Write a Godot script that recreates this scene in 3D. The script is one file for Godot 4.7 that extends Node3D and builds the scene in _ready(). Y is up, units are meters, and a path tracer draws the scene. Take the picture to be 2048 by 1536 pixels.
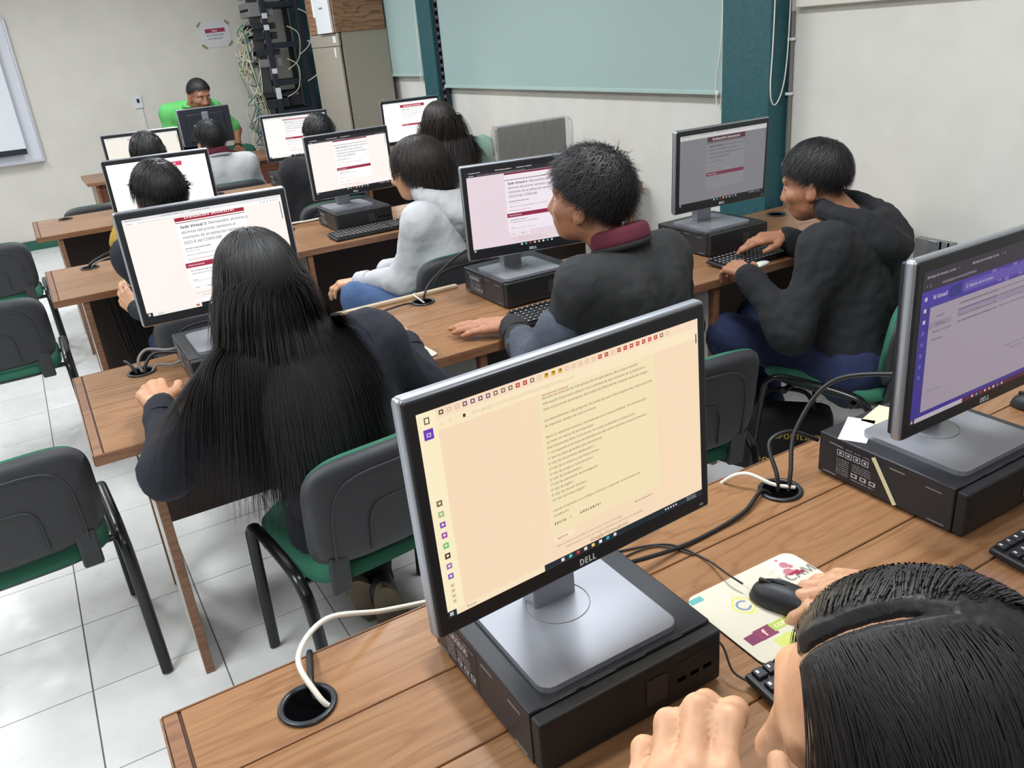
extends Node3D
# A school computer room: four rows of long desks with computers, students at work, a teacher at the front.
# x runs along the rows towards the window wall, -z towards the front wall, y is up, metres.
const TY := 0.723      # table top
const WX := 2.96       # window wall
const FZ := -9.1       # front wall
const ROW_L := -0.04
const ROW_R := 2.92
const CY := 2.7        # ceiling

var M := {}            # materials
var meshes := {}       # shared meshes
var used := {}         # names taken at top level
var rng := RandomNumberGenerator.new()
var fnoise := FastNoiseLite.new()

# ------------------------------------------------------------------ mesh builder
class MB:
	var v := PackedVector3Array()
	var n := PackedVector3Array()
	var u := PackedVector2Array()
	var ix := PackedInt32Array()
	var xf := Transform3D()

	func pv(p: Vector3, nn: Vector3, uv := Vector2.ZERO) -> int:
		v.append(xf * p)
		n.append((xf.basis * nn).normalized())
		u.append(uv)
		return v.size() - 1

	func tri(a: int, b: int, c: int) -> void:
		ix.append(a); ix.append(c); ix.append(b)

	func quad(a: Vector3, b: Vector3, c: Vector3, d: Vector3) -> void:
		var nn := (b - a).cross(d - a).normalized()
		var i := pv(a, nn, Vector2(0, 1))
		pv(b, nn, Vector2(1, 1)); pv(c, nn, Vector2(1, 0)); pv(d, nn, Vector2(0, 0))
		tri(i, i + 1, i + 2); tri(i, i + 2, i + 3)

	func box(c: Vector3, s: Vector3) -> void:
		var h := s * 0.5
		var x0 := c.x - h.x; var x1 := c.x + h.x
		var y0 := c.y - h.y; var y1 := c.y + h.y
		var z0 := c.z - h.z; var z1 := c.z + h.z
		quad(Vector3(x0, y0, z1), Vector3(x1, y0, z1), Vector3(x1, y1, z1), Vector3(x0, y1, z1))
		quad(Vector3(x1, y0, z0), Vector3(x0, y0, z0), Vector3(x0, y1, z0), Vector3(x1, y1, z0))
		quad(Vector3(x1, y0, z1), Vector3(x1, y0, z0), Vector3(x1, y1, z0), Vector3(x1, y1, z1))
		quad(Vector3(x0, y0, z0), Vector3(x0, y0, z1), Vector3(x0, y1, z1), Vector3(x0, y1, z0))
		quad(Vector3(x0, y1, z1), Vector3(x1, y1, z1), Vector3(x1, y1, z0), Vector3(x0, y1, z0))
		quad(Vector3(x0, y0, z0), Vector3(x1, y0, z0), Vector3(x1, y0, z1), Vector3(x0, y0, z1))

	func rbox(c: Vector3, s: Vector3, r: float) -> void:   # box with rounded edges
		var h := s * 0.5
		var core := Vector3(maxf(h.x - r, 0), maxf(h.y - r, 0), maxf(h.z - r, 0))
		for ax in 3:
			for sg in [-1.0, 1.0]:
				var a1 := (ax + 1) % 3
				var a2 := (ax + 2) % 3
				var t1 := [-h[a1], -core[a1], core[a1], h[a1]]
				var t2 := [-h[a2], -core[a2], core[a2], h[a2]]
				var base := v.size()
				for i in 4:
					for j in 4:
						var p := Vector3.ZERO
						p[ax] = h[ax] * sg; p[a1] = t1[i]; p[a2] = t2[j]
						var q := p.clamp(-core, core)
						var d := (p - q).normalized()
						pv(c + q + d * r, d, Vector2(i / 3.0, j / 3.0))
				for i in 3:
					for j in 3:
						var k := base + i * 4 + j
						if sg > 0:
							tri(k, k + 4, k + 5); tri(k, k + 5, k + 1)
						else:
							tri(k, k + 5, k + 4); tri(k, k + 1, k + 5)

	func tube(pts: Array, rad, sides := 8, flat := 1.0, caps := true, up := Vector3.ZERO) -> void:
		var m := pts.size()
		var t := [] as Array
		for i in m:
			var a: Vector3 = pts[maxi(i - 1, 0)]
			var b: Vector3 = pts[mini(i + 1, m - 1)]
			t.append((b - a).normalized())
		var t0: Vector3 = t[0]
		var nx: Vector3 = up if up != Vector3.ZERO else (Vector3.UP if absf(t0.y) < 0.9 else Vector3.RIGHT)
		nx = (nx - t0 * nx.dot(t0)).normalized()
		var base := v.size()
		for i in m:
			var ti: Vector3 = t[i]
			nx = (nx - ti * nx.dot(ti)).normalized()
			var ny := ti.cross(nx)
			var r: float = rad[i] if rad is Array else rad
			for k in sides:
				var an := TAU * k / sides
				var d := nx * cos(an) + ny * sin(an) * flat
				var nn := nx * cos(an) * flat + ny * sin(an)
				pv(pts[i] + d * r, nn, Vector2(float(k) / sides, float(i) / m))
		for i in m - 1:
			for k in sides:
				var a := base + i * sides + k
				var b := base + i * sides + (k + 1) % sides
				tri(a, b, b + sides); tri(a, b + sides, a + sides)
		if caps:
			for e in 2:
				var i := 0 if e == 0 else m - 1
				var te: Vector3 = t[i] * (-1.0 if e == 0 else 1.0)
				var cc := pv(pts[i], te)
				for k in sides:
					pv(xf.affine_inverse() * v[base + i * sides + k], te)
				for k in sides:
					var a := cc + 1 + k
					var b := cc + 1 + (k + 1) % sides
					if e == 0: tri(cc, b, a)
					else: tri(cc, a, b)

	func lathe(pro: Array, segs := 24) -> void:   # profile of Vector2(r, y), round the y axis
		var m := pro.size()
		var base := v.size()
		for i in m:
			var a: Vector2 = pro[maxi(i - 1, 0)]
			var b: Vector2 = pro[mini(i + 1, m - 1)]
			var d := (b - a).normalized()
			for k in segs + 1:
				var an := TAU * k / segs
				pv(Vector3(pro[i].x * cos(an), pro[i].y, pro[i].x * sin(an)), Vector3(d.y * cos(an), -d.x, d.y * sin(an)), Vector2(float(k) / segs, float(i) / m))
		for i in m - 1:
			for k in segs:
				var a := base + i * (segs + 1) + k
				tri(a, a + segs + 1, a + segs + 2); tri(a, a + segs + 2, a + 1)

	func ball(c: Vector3, r: Vector3, segs := 12) -> void:
		var base := v.size()
		for i in segs + 1:
			var th := PI * i / segs
			for k in segs * 2 + 1:
				var an := PI * k / segs
				var d := Vector3(sin(th) * cos(an), cos(th), sin(th) * sin(an))
				pv(c + d * r, d / r, Vector2(float(k) / segs / 2, float(i) / segs))
		for i in segs:
			for k in segs * 2:
				var a := base + i * (segs * 2 + 1) + k
				tri(a, a + segs * 2 + 1, a + segs * 2 + 2); tri(a, a + segs * 2 + 2, a + 1)

	func prism(poly: PackedVector2Array, y0: float, y1: float) -> void:   # outline in (x, z), extruded along y; uv over its bounds
		var idx := Geometry2D.triangulate_polygon(poly)
		var lo := poly[0]; var hi := poly[0]
		for p in poly:
			lo = lo.min(p); hi = hi.max(p)
		for side in 2:
			var y := y1 if side == 1 else y0
			var b := v.size()
			for p in poly:
				pv(Vector3(p.x, y, p.y), Vector3.UP if side == 1 else Vector3.DOWN, (p - lo) / (hi - lo))
			for i in range(0, idx.size(), 3):
				tri(b + idx[i], b + idx[i + 1], b + idx[i + 2])
		for i in poly.size():
			var p := poly[i]
			var q := poly[(i + 1) % poly.size()]
			quad(Vector3(p.x, y0, p.y), Vector3(q.x, y0, q.y), Vector3(q.x, y1, q.y), Vector3(p.x, y1, p.y))

	# a cushion: superellipse outline w x h in (x, y), bulging tf towards -z and tb towards +z, bent so that the sides come forward
	func pillow(w: float, h: float, tf: float, tb: float, e := 4.0, bend := 0.0, edge := 5.0, rings := 7, segs := 48) -> void:
		for side in 2:
			var base := v.size()
			var pos := []
			for i in rings + 1:
				var s := pow(float(i) / rings, 0.6)
				for k in segs:
					var an := TAU * k / segs
					var cx := signf(cos(an)) * pow(absf(cos(an)), 2.0 / e)
					var cy := signf(sin(an)) * pow(absf(sin(an)), 2.0 / e)
					var x := cx * s * w * 0.5
					var y := cy * s * h * 0.5
					var z := (-tf if side == 0 else tb) * (pow(maxf(1.0 - pow(s, edge), 0.0), 0.5))
					z -= bend * x * x
					pos.append(Vector3(x, y, z))
			for i in rings + 1:
				for k in segs:
					var p: Vector3 = pos[i * segs + k]
					var du: Vector3 = pos[i * segs + (k + 1) % segs] - pos[i * segs + (k + segs - 1) % segs]
					var dv: Vector3 = pos[mini(i + 1, rings) * segs + k] - pos[maxi(i - 1, 0) * segs + k]
					var nn := dv.cross(du)
					if i == 0 or nn.length() < 1e-12: nn = Vector3(0, 0, -1)
					nn = nn.normalized()
					if side == 0 and nn.z > 0.0 and i < rings: nn = -nn
					if side == 1 and nn.z < 0.0: nn = -nn
					if i == rings: nn = Vector3(p.x / (w * w), p.y / (h * h), nn.z * 1e-3).normalized()
					pv(p, nn, Vector2(p.x / w + 0.5, 0.5 - p.y / h))
			for i in rings:
				for k in segs:
					var a := base + i * segs + k
					var b := base + i * segs + (k + 1) % segs
					if side == 0:
						tri(a, b + segs, b); tri(a, a + segs, b + segs)
					else:
						tri(a, b, b + segs); tri(a, b + segs, a + segs)

	func mesh() -> ArrayMesh:
		for i in range(0, ix.size(), 3):      # turn every face the way its normals point
			var p := ix[i]; var q := ix[i + 1]; var r := ix[i + 2]
			if (v[r] - v[p]).cross(v[q] - v[p]).dot(n[p] + n[q] + n[r]) < 0.0:
				ix[i + 1] = r; ix[i + 2] = q
		var a := []
		a.resize(Mesh.ARRAY_MAX)
		a[Mesh.ARRAY_VERTEX] = v; a[Mesh.ARRAY_NORMAL] = n; a[Mesh.ARRAY_TEX_UV] = u; a[Mesh.ARRAY_INDEX] = ix
		var m := ArrayMesh.new()
		m.add_surface_from_arrays(Mesh.PRIMITIVE_TRIANGLES, a)
		return m

	# surface nets over capsules [a, b, ra, rb] and ellipsoids [centre, basis, radii]; joined with a smooth minimum of sharpness kk
	func sdf(bones: Array, cell: float, kk: float, wob := 0.0, noise: FastNoiseLite = null, freq := 1.0) -> void:
		var lo := Vector3(1e9, 1e9, 1e9)
		var hi := -lo
		var marg := 2.5 / kk + cell * 2.0
		for b in bones:
			if b.size() == 4:
				var rr: float = maxf(b[2], b[3]) + marg
				lo = lo.min((b[0] as Vector3).min(b[1]) - Vector3.ONE * rr); hi = hi.max((b[0] as Vector3).max(b[1]) + Vector3.ONE * rr)
			else:
				var rm: float = maxf(b[2].x, maxf(b[2].y, b[2].z)) + marg
				lo = lo.min(b[0] - Vector3.ONE * rm); hi = hi.max(b[0] + Vector3.ONE * rm)
		var nx := int((hi.x - lo.x) / cell) + 2
		var ny := int((hi.y - lo.y) / cell) + 2
		var nz := int((hi.z - lo.z) / cell) + 2
		var g := PackedFloat32Array()
		g.resize(nx * ny * nz)
		for b in bones:
			var cap: bool = b.size() == 4
			var a: Vector3 = b[0]
			var e: Vector3 = b[1] if cap else b[0]
			var ra: float = b[2] if cap else maxf(b[2].x, maxf(b[2].y, b[2].z))
			var rb: float = b[3] if cap else ra
			var ba := e - a
			var bb := maxf(ba.length_squared(), 1e-9)
			var rr := maxf(ra, rb) + marg
			var l := (a.min(e) - Vector3.ONE * rr - lo) / cell
			var h := (a.max(e) + Vector3.ONE * rr - lo) / cell
			var inv := Basis()
			var er := Vector3.ONE
			if not cap:
				inv = (b[1] as Basis).inverse()
				er = b[2]
			var emin := minf(er.x, minf(er.y, er.z))
			for iz in range(maxi(int(l.z), 0), mini(int(h.z) + 1, nz)):
				for iy in range(maxi(int(l.y), 0), mini(int(h.y) + 1, ny)):
					var row := (iz * ny + iy) * nx
					for ixx in range(maxi(int(l.x), 0), mini(int(h.x) + 1, nx)):
						var p := lo + Vector3(ixx, iy, iz) * cell
						var d: float
						if cap:
							var pa := p - a
							var t := clampf(pa.dot(ba) / bb, 0.0, 1.0)
							d = (pa - ba * t).length() - lerpf(ra, rb, t)
						else:
							var q := inv * (p - a)
							var k0 := (q / er).length()
							var k1 := (q / (er * er)).length()
							d = k0 * (k0 - 1.0) / k1 if k1 > 1e-6 else -emin
						if d < marg:
							g[row + ixx] += exp(-kk * d)
		# the surface is where the sum of exp is 1; store signed value log
		var sx := 1
		var sy := nx
		var sz := nx * ny
		var vid := PackedInt32Array()
		vid.resize(g.size())
		vid.fill(-1)
		var offs := [0, sx, sy, sx + sy, sz, sz + sx, sz + sy, sz + sx + sy]
		for iz in nz - 1:
			for iy in ny - 1:
				var row := (iz * ny + iy) * nx
				for ixx in nx - 1:
					var i := row + ixx
					var g0 := g[i] > 1.0
					if (g[i + 1] > 1.0) == g0 and (g[i + sy] > 1.0) == g0 and (g[i + sz] > 1.0) == g0 and (g[i + sx + sy] > 1.0) == g0 and (g[i + sz + sx] > 1.0) == g0 and (g[i + sz + sy] > 1.0) == g0 and (g[i + sz + sx + sy] > 1.0) == g0:
						continue
					var f := [0.0, 0.0, 0.0, 0.0, 0.0, 0.0, 0.0, 0.0]
					for c in 8:
						f[c] = -log(maxf(g[i + offs[c]], 1e-9))
					var sum := Vector3.ZERO
					var cnt := 0
					for c in 8:
						for ax in 3:
							var bit := 1 << ax
							if c & bit: continue
							var c2 := c | bit
							if (f[c] < 0.0) != (f[c2] < 0.0):
								var t: float = f[c] / (f[c] - f[c2])
								var q := Vector3(c & 1, (c >> 1) & 1, (c >> 2) & 1)
								q[ax] = t
								sum += q
								cnt += 1
					var p := lo + (Vector3(ixx, iy, iz) + sum / cnt) * cell
					var nn := Vector3(f[1] + f[3] + f[5] + f[7] - f[0] - f[2] - f[4] - f[6], f[2] + f[3] + f[6] + f[7] - f[0] - f[1] - f[4] - f[5], f[4] + f[5] + f[6] + f[7] - f[0] - f[1] - f[2] - f[3]).normalized()
					if wob > 0.0:
						p += nn * wob * (noise.get_noise_3d(p.x * freq, p.y * freq * 0.6, p.z * freq) + 0.30 * noise.get_noise_3d(p.x * freq * 2.4 + 9.0, p.y * freq * 3.6, p.z * freq * 2.4))
					vid[i] = pv(p, nn)
		for iz in range(1, nz - 1):
			for iy in range(1, ny - 1):
				for ixx in range(1, nx - 1):
					var i := (iz * ny + iy) * nx + ixx
					if vid[i] < 0: continue
					var s0 := g[i] > 1.0
					if s0 != (g[i + sx] > 1.0): _face(vid[i], vid[i - sy], vid[i - sy - sz], vid[i - sz], s0)
					if s0 != (g[i + sy] > 1.0): _face(vid[i], vid[i - sz], vid[i - sx - sz], vid[i - sx], s0)
					if s0 != (g[i + sz] > 1.0): _face(vid[i], vid[i - sx], vid[i - sx - sy], vid[i - sy], s0)

	func _face(a: int, b: int, c: int, d: int, s: bool) -> void:
		if a < 0 or b < 0 or c < 0 or d < 0: return
		if s:
			tri(a, b, c); tri(a, c, d)
		else:
			tri(a, c, b); tri(a, d, c)

	func smooth_normals() -> void:   # normals from the faces, for displaced sdf meshes
		var acc := PackedVector3Array()
		acc.resize(v.size())
		for i in range(0, ix.size(), 3):
			var a := ix[i]; var b := ix[i + 1]; var c := ix[i + 2]
			var f := (v[c] - v[a]).cross(v[b] - v[a])
			acc[a] += f; acc[b] += f; acc[c] += f
		for i in v.size():
			if acc[i].length_squared() > 1e-20: n[i] = acc[i].normalized()

	func ribbon(pts: PackedVector3Array, nor: PackedVector3Array, w: float) -> void:   # a flat strand of hair, tapering
		var m := pts.size()
		var base := v.size()
		for i in m:
			var t := (pts[mini(i + 1, m - 1)] - pts[maxi(i - 1, 0)]).normalized()
			var sd := t.cross(nor[i]).normalized()
			var ww := w * (1.0 - 0.8 * pow(float(i) / (m - 1), 2.0))
			pv(pts[i] - sd * ww, nor[i] - sd * 0.5, Vector2(0, float(i) / m))
			pv(pts[i] + sd * ww, nor[i] + sd * 0.5, Vector2(1, float(i) / m))
		for i in m - 1:
			var a := base + i * 2
			tri(a, a + 1, a + 3); tri(a, a + 3, a + 2)

# ------------------------------------------------------------------ naming and placing
func numbered(called: String) -> String:
	if not used.has(called):
		used[called] = 0
		return called
	used[called] += 1
	return "%s_%03d" % [called, used[called]]

func thing(called: String, label: String, category: String, at := Vector3.ZERO, turn := 0.0, group := "") -> Node3D:
	var o := Node3D.new()
	o.name = numbered(called)
	add_child(o)
	o.position = at
	o.rotation.y = turn
	meta(o, label, category, group)
	return o

func meta(o: Node, label: String, category: String, group := "") -> void:
	o.set_meta("label", label)
	o.set_meta("category", category)
	if group: o.set_meta("group", group)

func inst(called: String, mesh: Mesh, mat: Material, parent: Node = self, at := Vector3.ZERO) -> MeshInstance3D:
	var o := MeshInstance3D.new()
	o.mesh = mesh
	o.material_override = mat
	o.cast_shadow = GeometryInstance3D.SHADOW_CASTING_SETTING_ON
	o.name = numbered(called) if parent == self else called
	parent.add_child(o, true)
	o.position = at
	return o

func obj(called: String, b: MB, mat: Material, parent: Node = self) -> MeshInstance3D:
	return inst(called, b.mesh(), mat, parent)

func structure(called: String, b: MB, mat: Material) -> MeshInstance3D:
	var o := obj(called, b, mat)
	o.set_meta("kind", "structure")
	return o

func boxmesh(s: Vector3, r := 0.0) -> ArrayMesh:
	var key := "b%s_%s" % [s, r]
	if not meshes.has(key):
		var b := MB.new()
		if r > 0: b.rbox(Vector3.ZERO, s, r)
		else: b.box(Vector3.ZERO, s)
		meshes[key] = b.mesh()
	return meshes[key]

func curve(pts: Array, steps := 6) -> Array:   # Catmull-Rom through points
	var out := []
	for i in pts.size() - 1:
		var p0: Vector3 = pts[maxi(i - 1, 0)]
		var p1: Vector3 = pts[i]
		var p2: Vector3 = pts[i + 1]
		var p3: Vector3 = pts[mini(i + 2, pts.size() - 1)]
		for k in steps:
			out.append(p1.cubic_interpolate(p2, p0, p3, float(k) / steps))
	out.append(pts[-1])
	return out

# ------------------------------------------------------------------ pixels: text and textures
var fonts := {}
func font_rid(bold: bool) -> RID:
	if not fonts.has(bold):
		var f := SystemFont.new()
		f.font_names = PackedStringArray(["Droid Sans"])
		if bold: f.font_weight = 700
		fonts[bold] = f
	return fonts[bold].get_rids()[0]

func text(im: Image, x: float, y: float, s: String, size: int, c: Color, bold := false, gap := 0.0, below := -1) -> float:
	var ts := TextServerManager.get_primary_interface()
	var rid := font_rid(bold)
	var sz := Vector2i(size, 0)
	for ch in s:
		var gl: int = ts.font_get_glyph_index(rid, size, ch.unicode_at(0), 0)
		ts.font_render_glyph(rid, sz, gl)
		var ti: int = ts.font_get_glyph_texture_idx(rid, sz, gl)
		if ti >= 0:
			var src: Image = ts.font_get_texture_image(rid, sz, ti)
			var uv: Rect2 = ts.font_get_glyph_uv_rect(rid, sz, gl)
			var off: Vector2 = ts.font_get_glyph_offset(rid, sz, gl)
			var bx := int(x + off.x)
			var by := int(y + off.y)
			for py in int(uv.size.y):
				for px in int(uv.size.x):
					var al := src.get_pixel(int(uv.position.x) + px, int(uv.position.y) + py).a
					if al > 0.02:
						var tx := bx + px
						var ty := by + py
						if tx >= 0 and ty >= 0 and tx < im.get_width() and ty < im.get_height() and ty > below:
							im.set_pixel(tx, ty, im.get_pixel(tx, ty).lerp(c, al * c.a))
		x += ts.font_get_glyph_advance(rid, size, gl).x + gap
	return x

func greek(im: Image, x: int, y: int, w: int, h: int, c: Color) -> void:   # a line of type too small to read
	var at := x
	while at < x + w:
		var l := rng.randi_range(4, 16)
		for i in l:
			if at + i < x + w:
				var hh := rng.randi_range(maxi(1, h - 2), h)
				for k in hh:
					if rng.randf() < 0.75: im.set_pixel(mini(at + i, im.get_width() - 1), mini(y + h - k, im.get_height() - 1), c)
		at += l + rng.randi_range(2, 4)

func rect(im: Image, x: int, y: int, w: int, h: int, c: Color) -> void:
	im.fill_rect(Rect2i(x, y, w, h), c)

func rgb(r: int, g: int, b: int) -> Color:
	return Color8(r, g, b)

func screen_form(opt: Dictionary) -> Image:   # the exam form in a browser
	var im := Image.create(1024, 640, false, Image.FORMAT_RGB8)
	var bg: Color = opt.get("bg", rgb(250, 240, 235))
	var card: Color = opt.get("card", rgb(253, 251, 250))
	var dark: bool = opt.get("dark", false)
	var red: Color = opt.get("red", rgb(158, 28, 48))
	var x0: int = opt.get("x0", 312)
	var cw := 452
	im.fill(bg)
	var sc: int = opt.get("scroll", 0)
	rect(im, x0, 40, cw, 560, card)
	var y := 44 - sc
	if opt.get("title", true):
		rect(im, x0, maxi(y, 40), cw, maxi(y + 46 - maxi(y, 40), 4), red)
		text(im, x0 + 60, y + 34, "Evaluación Semestral", 31, Color.WHITE, true, 0.6, 42)
	else:
		rect(im, x0, maxi(y, 40), cw, 14, red)
	y += 50
	rect(im, x0, y + 4, cw, 4, red.lerp(Color.BLACK, 0.2))
	var ink := rgb(95, 90, 98)
	if opt.get("bare", false):
		rect(im, 270, 60, 380, 14, red)
		rect(im, 270, 88, 380, 2, red.lerp(Color.WHITE, 0.4))
	else:
		var nx := text(im, x0 + 24, y + 44, "Sede Virtual 3", 25, rgb(60, 56, 62), true)
		text(im, nx, y + 44, ". Bienvenidos alumnos y", 25, ink)
		text(im, x0 + 24, y + 78, "alumnas del primer semestre al", 25, ink)
		text(im, x0 + 24, y + 112, "momento de acreditación semestral", 25, ink)
		text(im, x0 + 24, y + 146, "2023-B del COBACAM", 25, ink)
		greek(im, x0 + 24, y + 172, 170, 8, rgb(110, 105, 110))
		greek(im, x0 + 24, y + 190, 90, 6, rgb(180, 175, 178))
		greek(im, x0 + 24, y + 216, 330, 6, rgb(150, 145, 150))
		greek(im, x0 + 24, y + 246, 170, 6, rgb(190, 130, 135))
		rect(im, x0, y + 272, cw, 32, red.lerp(rgb(180, 70, 100), 0.45))
		text(im, x0 + 16, y + 293, "Clave de acceso", 14, Color.WHITE, true)
		greek(im, x0 + 24, y + 322, 140, 7, rgb(120, 115, 120))
		greek(im, x0 + 24, y + 342, 230, 6, rgb(140, 135, 140))
		rect(im, x0 + 24, y + 396, 210, 2, rgb(170, 165, 168))
		greek(im, x0 + 24, y + 384, 30, 6, rgb(140, 135, 140))
		rect(im, x0, y + 420, cw, 100, bg)
		rect(im, x0 + 14, y + 424, 66, 30, card)
		rect(im, x0 + 90, y + 424, 90, 30, card)
		text(im, x0 + 26, y + 444, "Atrás", 13, ink)
		text(im, x0 + 102, y + 444, "Siguiente", 13, ink)
		greek(im, x0 + 20, y + 474, 260, 5, rgb(190, 150, 150))
		greek(im, x0 + 60, y + 492, 280, 5, rgb(190, 150, 150))
	var bar := rgb(36, 34, 40) if dark else rgb(228, 226, 228)
	var bar2 := rgb(46, 42, 50) if dark else rgb(250, 246, 244)
	if not opt.get("bare", false):
		rect(im, 0, 0, 1024, 20, bar); rect(im, 0, 20, 1024, 22, bar2)
		var tc := Color(1, 1, 1) if dark else rgb(150, 148, 150)
		greek(im, 20, 6, 100, 7, tc); greek(im, 240, 6, 140, 7, tc); greek(im, 420, 6, 130, 7, tc)
		greek(im, 20, 28, 40, 7, tc); greek(im, 90, 28, 400, 6, tc.lerp(bar2, 0.4))
		for i in 6: rect(im, 880 + i * 22, 27, 8, 8, tc.lerp(bar2, 0.3))
		rect(im, 1006, 44, 6, 120, rgb(120, 118, 122))
	else:
		rect(im, 0, 0, 1024, 40, bg)
	_taskbar(im, opt.get("task", rgb(24, 28, 34)), opt.get("search", true))
	return im

func _taskbar(im: Image, c: Color, search: bool) -> void:
	var w := im.get_width()
	var h := im.get_height()
	rect(im, 0, h - 26, w, 26, c)
	if search:
		rect(im, 36, h - 26, int(w * 0.31), 26, rgb(244, 238, 232))
		text(im, 70, h - 8, "Buscar", 13, rgb(120, 115, 110))
		rect(im, int(w * 0.31), h - 20, 22, 12, rgb(190, 90, 60))
	rect(im, 8, h - 20, 14, 14, Color.WHITE)
	rect(im, 14, h - 20, 2, 14, c); rect(im, 8, h - 14, 14, 2, c)
	var cols := [rgb(230, 230, 230), rgb(90, 190, 200), rgb(210, 60, 50), rgb(235, 225, 215), rgb(240, 205, 110), rgb(240, 240, 240), rgb(60, 170, 190), rgb(225, 220, 210)]
	for i in 8: rect(im, int(w * 0.40) + i * 38, h - 20, 15, 14, cols[i])
	for i in 5: rect(im, int(w * 0.83) + i * 15, h - 17, 8, 8, rgb(220, 220, 220))
	text(im, w - 92, h - 14, "09:17 a. m.", 11, Color.WHITE)
	text(im, w - 92, h - 3, "16/01/2024", 11, Color.WHITE)

func screen_reader() -> Image:   # the cream page of instructions on the nearest monitor
	var im := Image.create(1280, 800, false, Image.FORMAT_RGB8)
	var bg := rgb(246, 219, 186)
	var card := rgb(243, 226, 184)
	var ink := rgb(122, 104, 78)
	im.fill(bg)
	rect(im, 0, 0, 72, 800, rgb(249, 236, 198))
	rect(im, 72, 0, 1208, 36, rgb(248, 220, 192)); rect(im, 72, 36, 1208, 44, rgb(249, 230, 194))
	rect(im, 480, 80, 560, 580, card)
	for i in 34:                                     # tabs
		var x := 84 + i * 31
		var c := rgb(222, 192, 165)
		if i in [3, 4, 5, 6]: c = rgb(96, 66, 110)
		if i in [9, 14, 15, 16]: c = rgb(206, 172, 40)
		if i in [10, 11, 22, 23, 25, 26, 27, 28, 29, 30, 31]: c = rgb(178, 44, 36)
		if i in [7, 8, 9, 12, 32]: c = rgb(110, 98, 84)
		if i == 0: c = rgb(60, 50, 44)
		rect(im, x, 10, 17, 16, c)
		if not (i in [14, 15, 16]): rect(im, x + 4, 14, 9, 8, rgb(248, 220, 192) if not (c.r > 0.65 and c.g < 0.3) else rgb(230, 180, 160))
		else: rect(im, x + 6, 12, 8, 5, rgb(70, 60, 40))
	text(im, 205, 64, "docs.google.com/forms/d/e/1FAIpQLSdR8g/formResponse", 17, rgb(214, 196, 160))
	rect(im, 172, 52, 10, 12, rgb(60, 50, 40))
	text(im, 84, 66, "<", 18, rgb(200, 180, 150)); text(im, 118, 66, ">", 18, rgb(200, 180, 150))
	rect(im, 1266, 62, 6, 40, rgb(70, 62, 96))
	var L := ["Escucha con atención las indicaciones de los aplicadores. Ellos proporcionarán", "información importante sobre el inicio y término de este momento de acreditación y", "otras instrucciones pertinentes. NO DUDES EN PREGUNTAR cualquier duda que tengas.", "", "Lee detenidamente cada pregunta. Recuerda que para cada pregunta hay cuatro opciones", "de respuesta, siendo una sola la correcta.", "", "Marca la respuesta correcta y recuerda que es tu responsabilidad. Ten presente que", "no habrá un revisor de tus respuestas.", "Este instrumento tiene 10 secciones, las cuales se detallan a continuación:", "1° Corresponde a los datos de identificación del centro educativo al que perteneces.", "2° Son los datos generales para identificarte.", "3° UAC de Pensamiento Matemático I.", "4° UAC de La materia y sus Interacciones.", "5° UAC de Lengua y Comunicación I.", "6° UAC de Humanidades I.", "7° UAC de Laboratorio de Investigación.", "8° UAC de Inglés I.", "9° UAC de Ciencias Sociales I.", "10° UAC de Cultura Digital I.", "", "Cuando el Aplicador te lo indique, comienza a responder el instrumento de", "acreditación."]
	var y := 104
	greek(im, 498, 84, 120, 6, rgb(190, 120, 100))
	for l in L:
		text(im, 498, y, l, 13, ink)
		y += 22
	text(im, 498, y + 14, "É X I T O      !            A D E L A N T E !", 14, rgb(60, 50, 40), true)
	text(im, 900, 688, "Borrar formulario", 12, ink)
	rect(im, 488, 672, 100, 26, rgb(250, 228, 196))
	text(im, 502, 690, "Siguiente", 13, ink)
	text(im, 500, 722, "Nunca envíes contraseñas a través de Formularios de Google.", 12, rgb(176, 140, 112))
	text(im, 540, 742, "Este formulario se creó en Colegio de Bachilleres del Estado de Campeche.", 12, rgb(176, 140, 112))
	text(im, 660, 768, "Google Formularios", 22, rgb(140, 116, 90))
	rect(im, 18, 62, 36, 38, rgb(106, 58, 178))
	rect(im, 28, 76, 16, 14, rgb(230, 215, 240)); rect(im, 31, 79, 10, 8, rgb(106, 58, 178))
	rect(im, 26, 20, 20, 24, rgb(90, 80, 70)); rect(im, 30, 24, 12, 16, rgb(249, 236, 198))
	var ic := [rgb(120, 104, 84), rgb(150, 190, 130), rgb(120, 80, 180), rgb(150, 80, 170), rgb(110, 190, 120), rgb(70, 60, 50), rgb(150, 110, 190), rgb(130, 90, 190)]
	for i in 8:
		rect(im, 24, 330 + i * 42, 22, 22, ic[i]); rect(im, 30, 336 + i * 42, 10, 9, rgb(244, 228, 192))
	for i in 4: rect(im, 28, 668 + i * 22, 14, 13, rgb(214, 190, 150))
	_taskbar(im, rgb(28, 40, 50), true)
	rect(im, 36, 774, 396, 26, rgb(247, 228, 192))
	text(im, 80, 792, "Buscar", 14, rgb(160, 136, 110))
	return im

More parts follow.
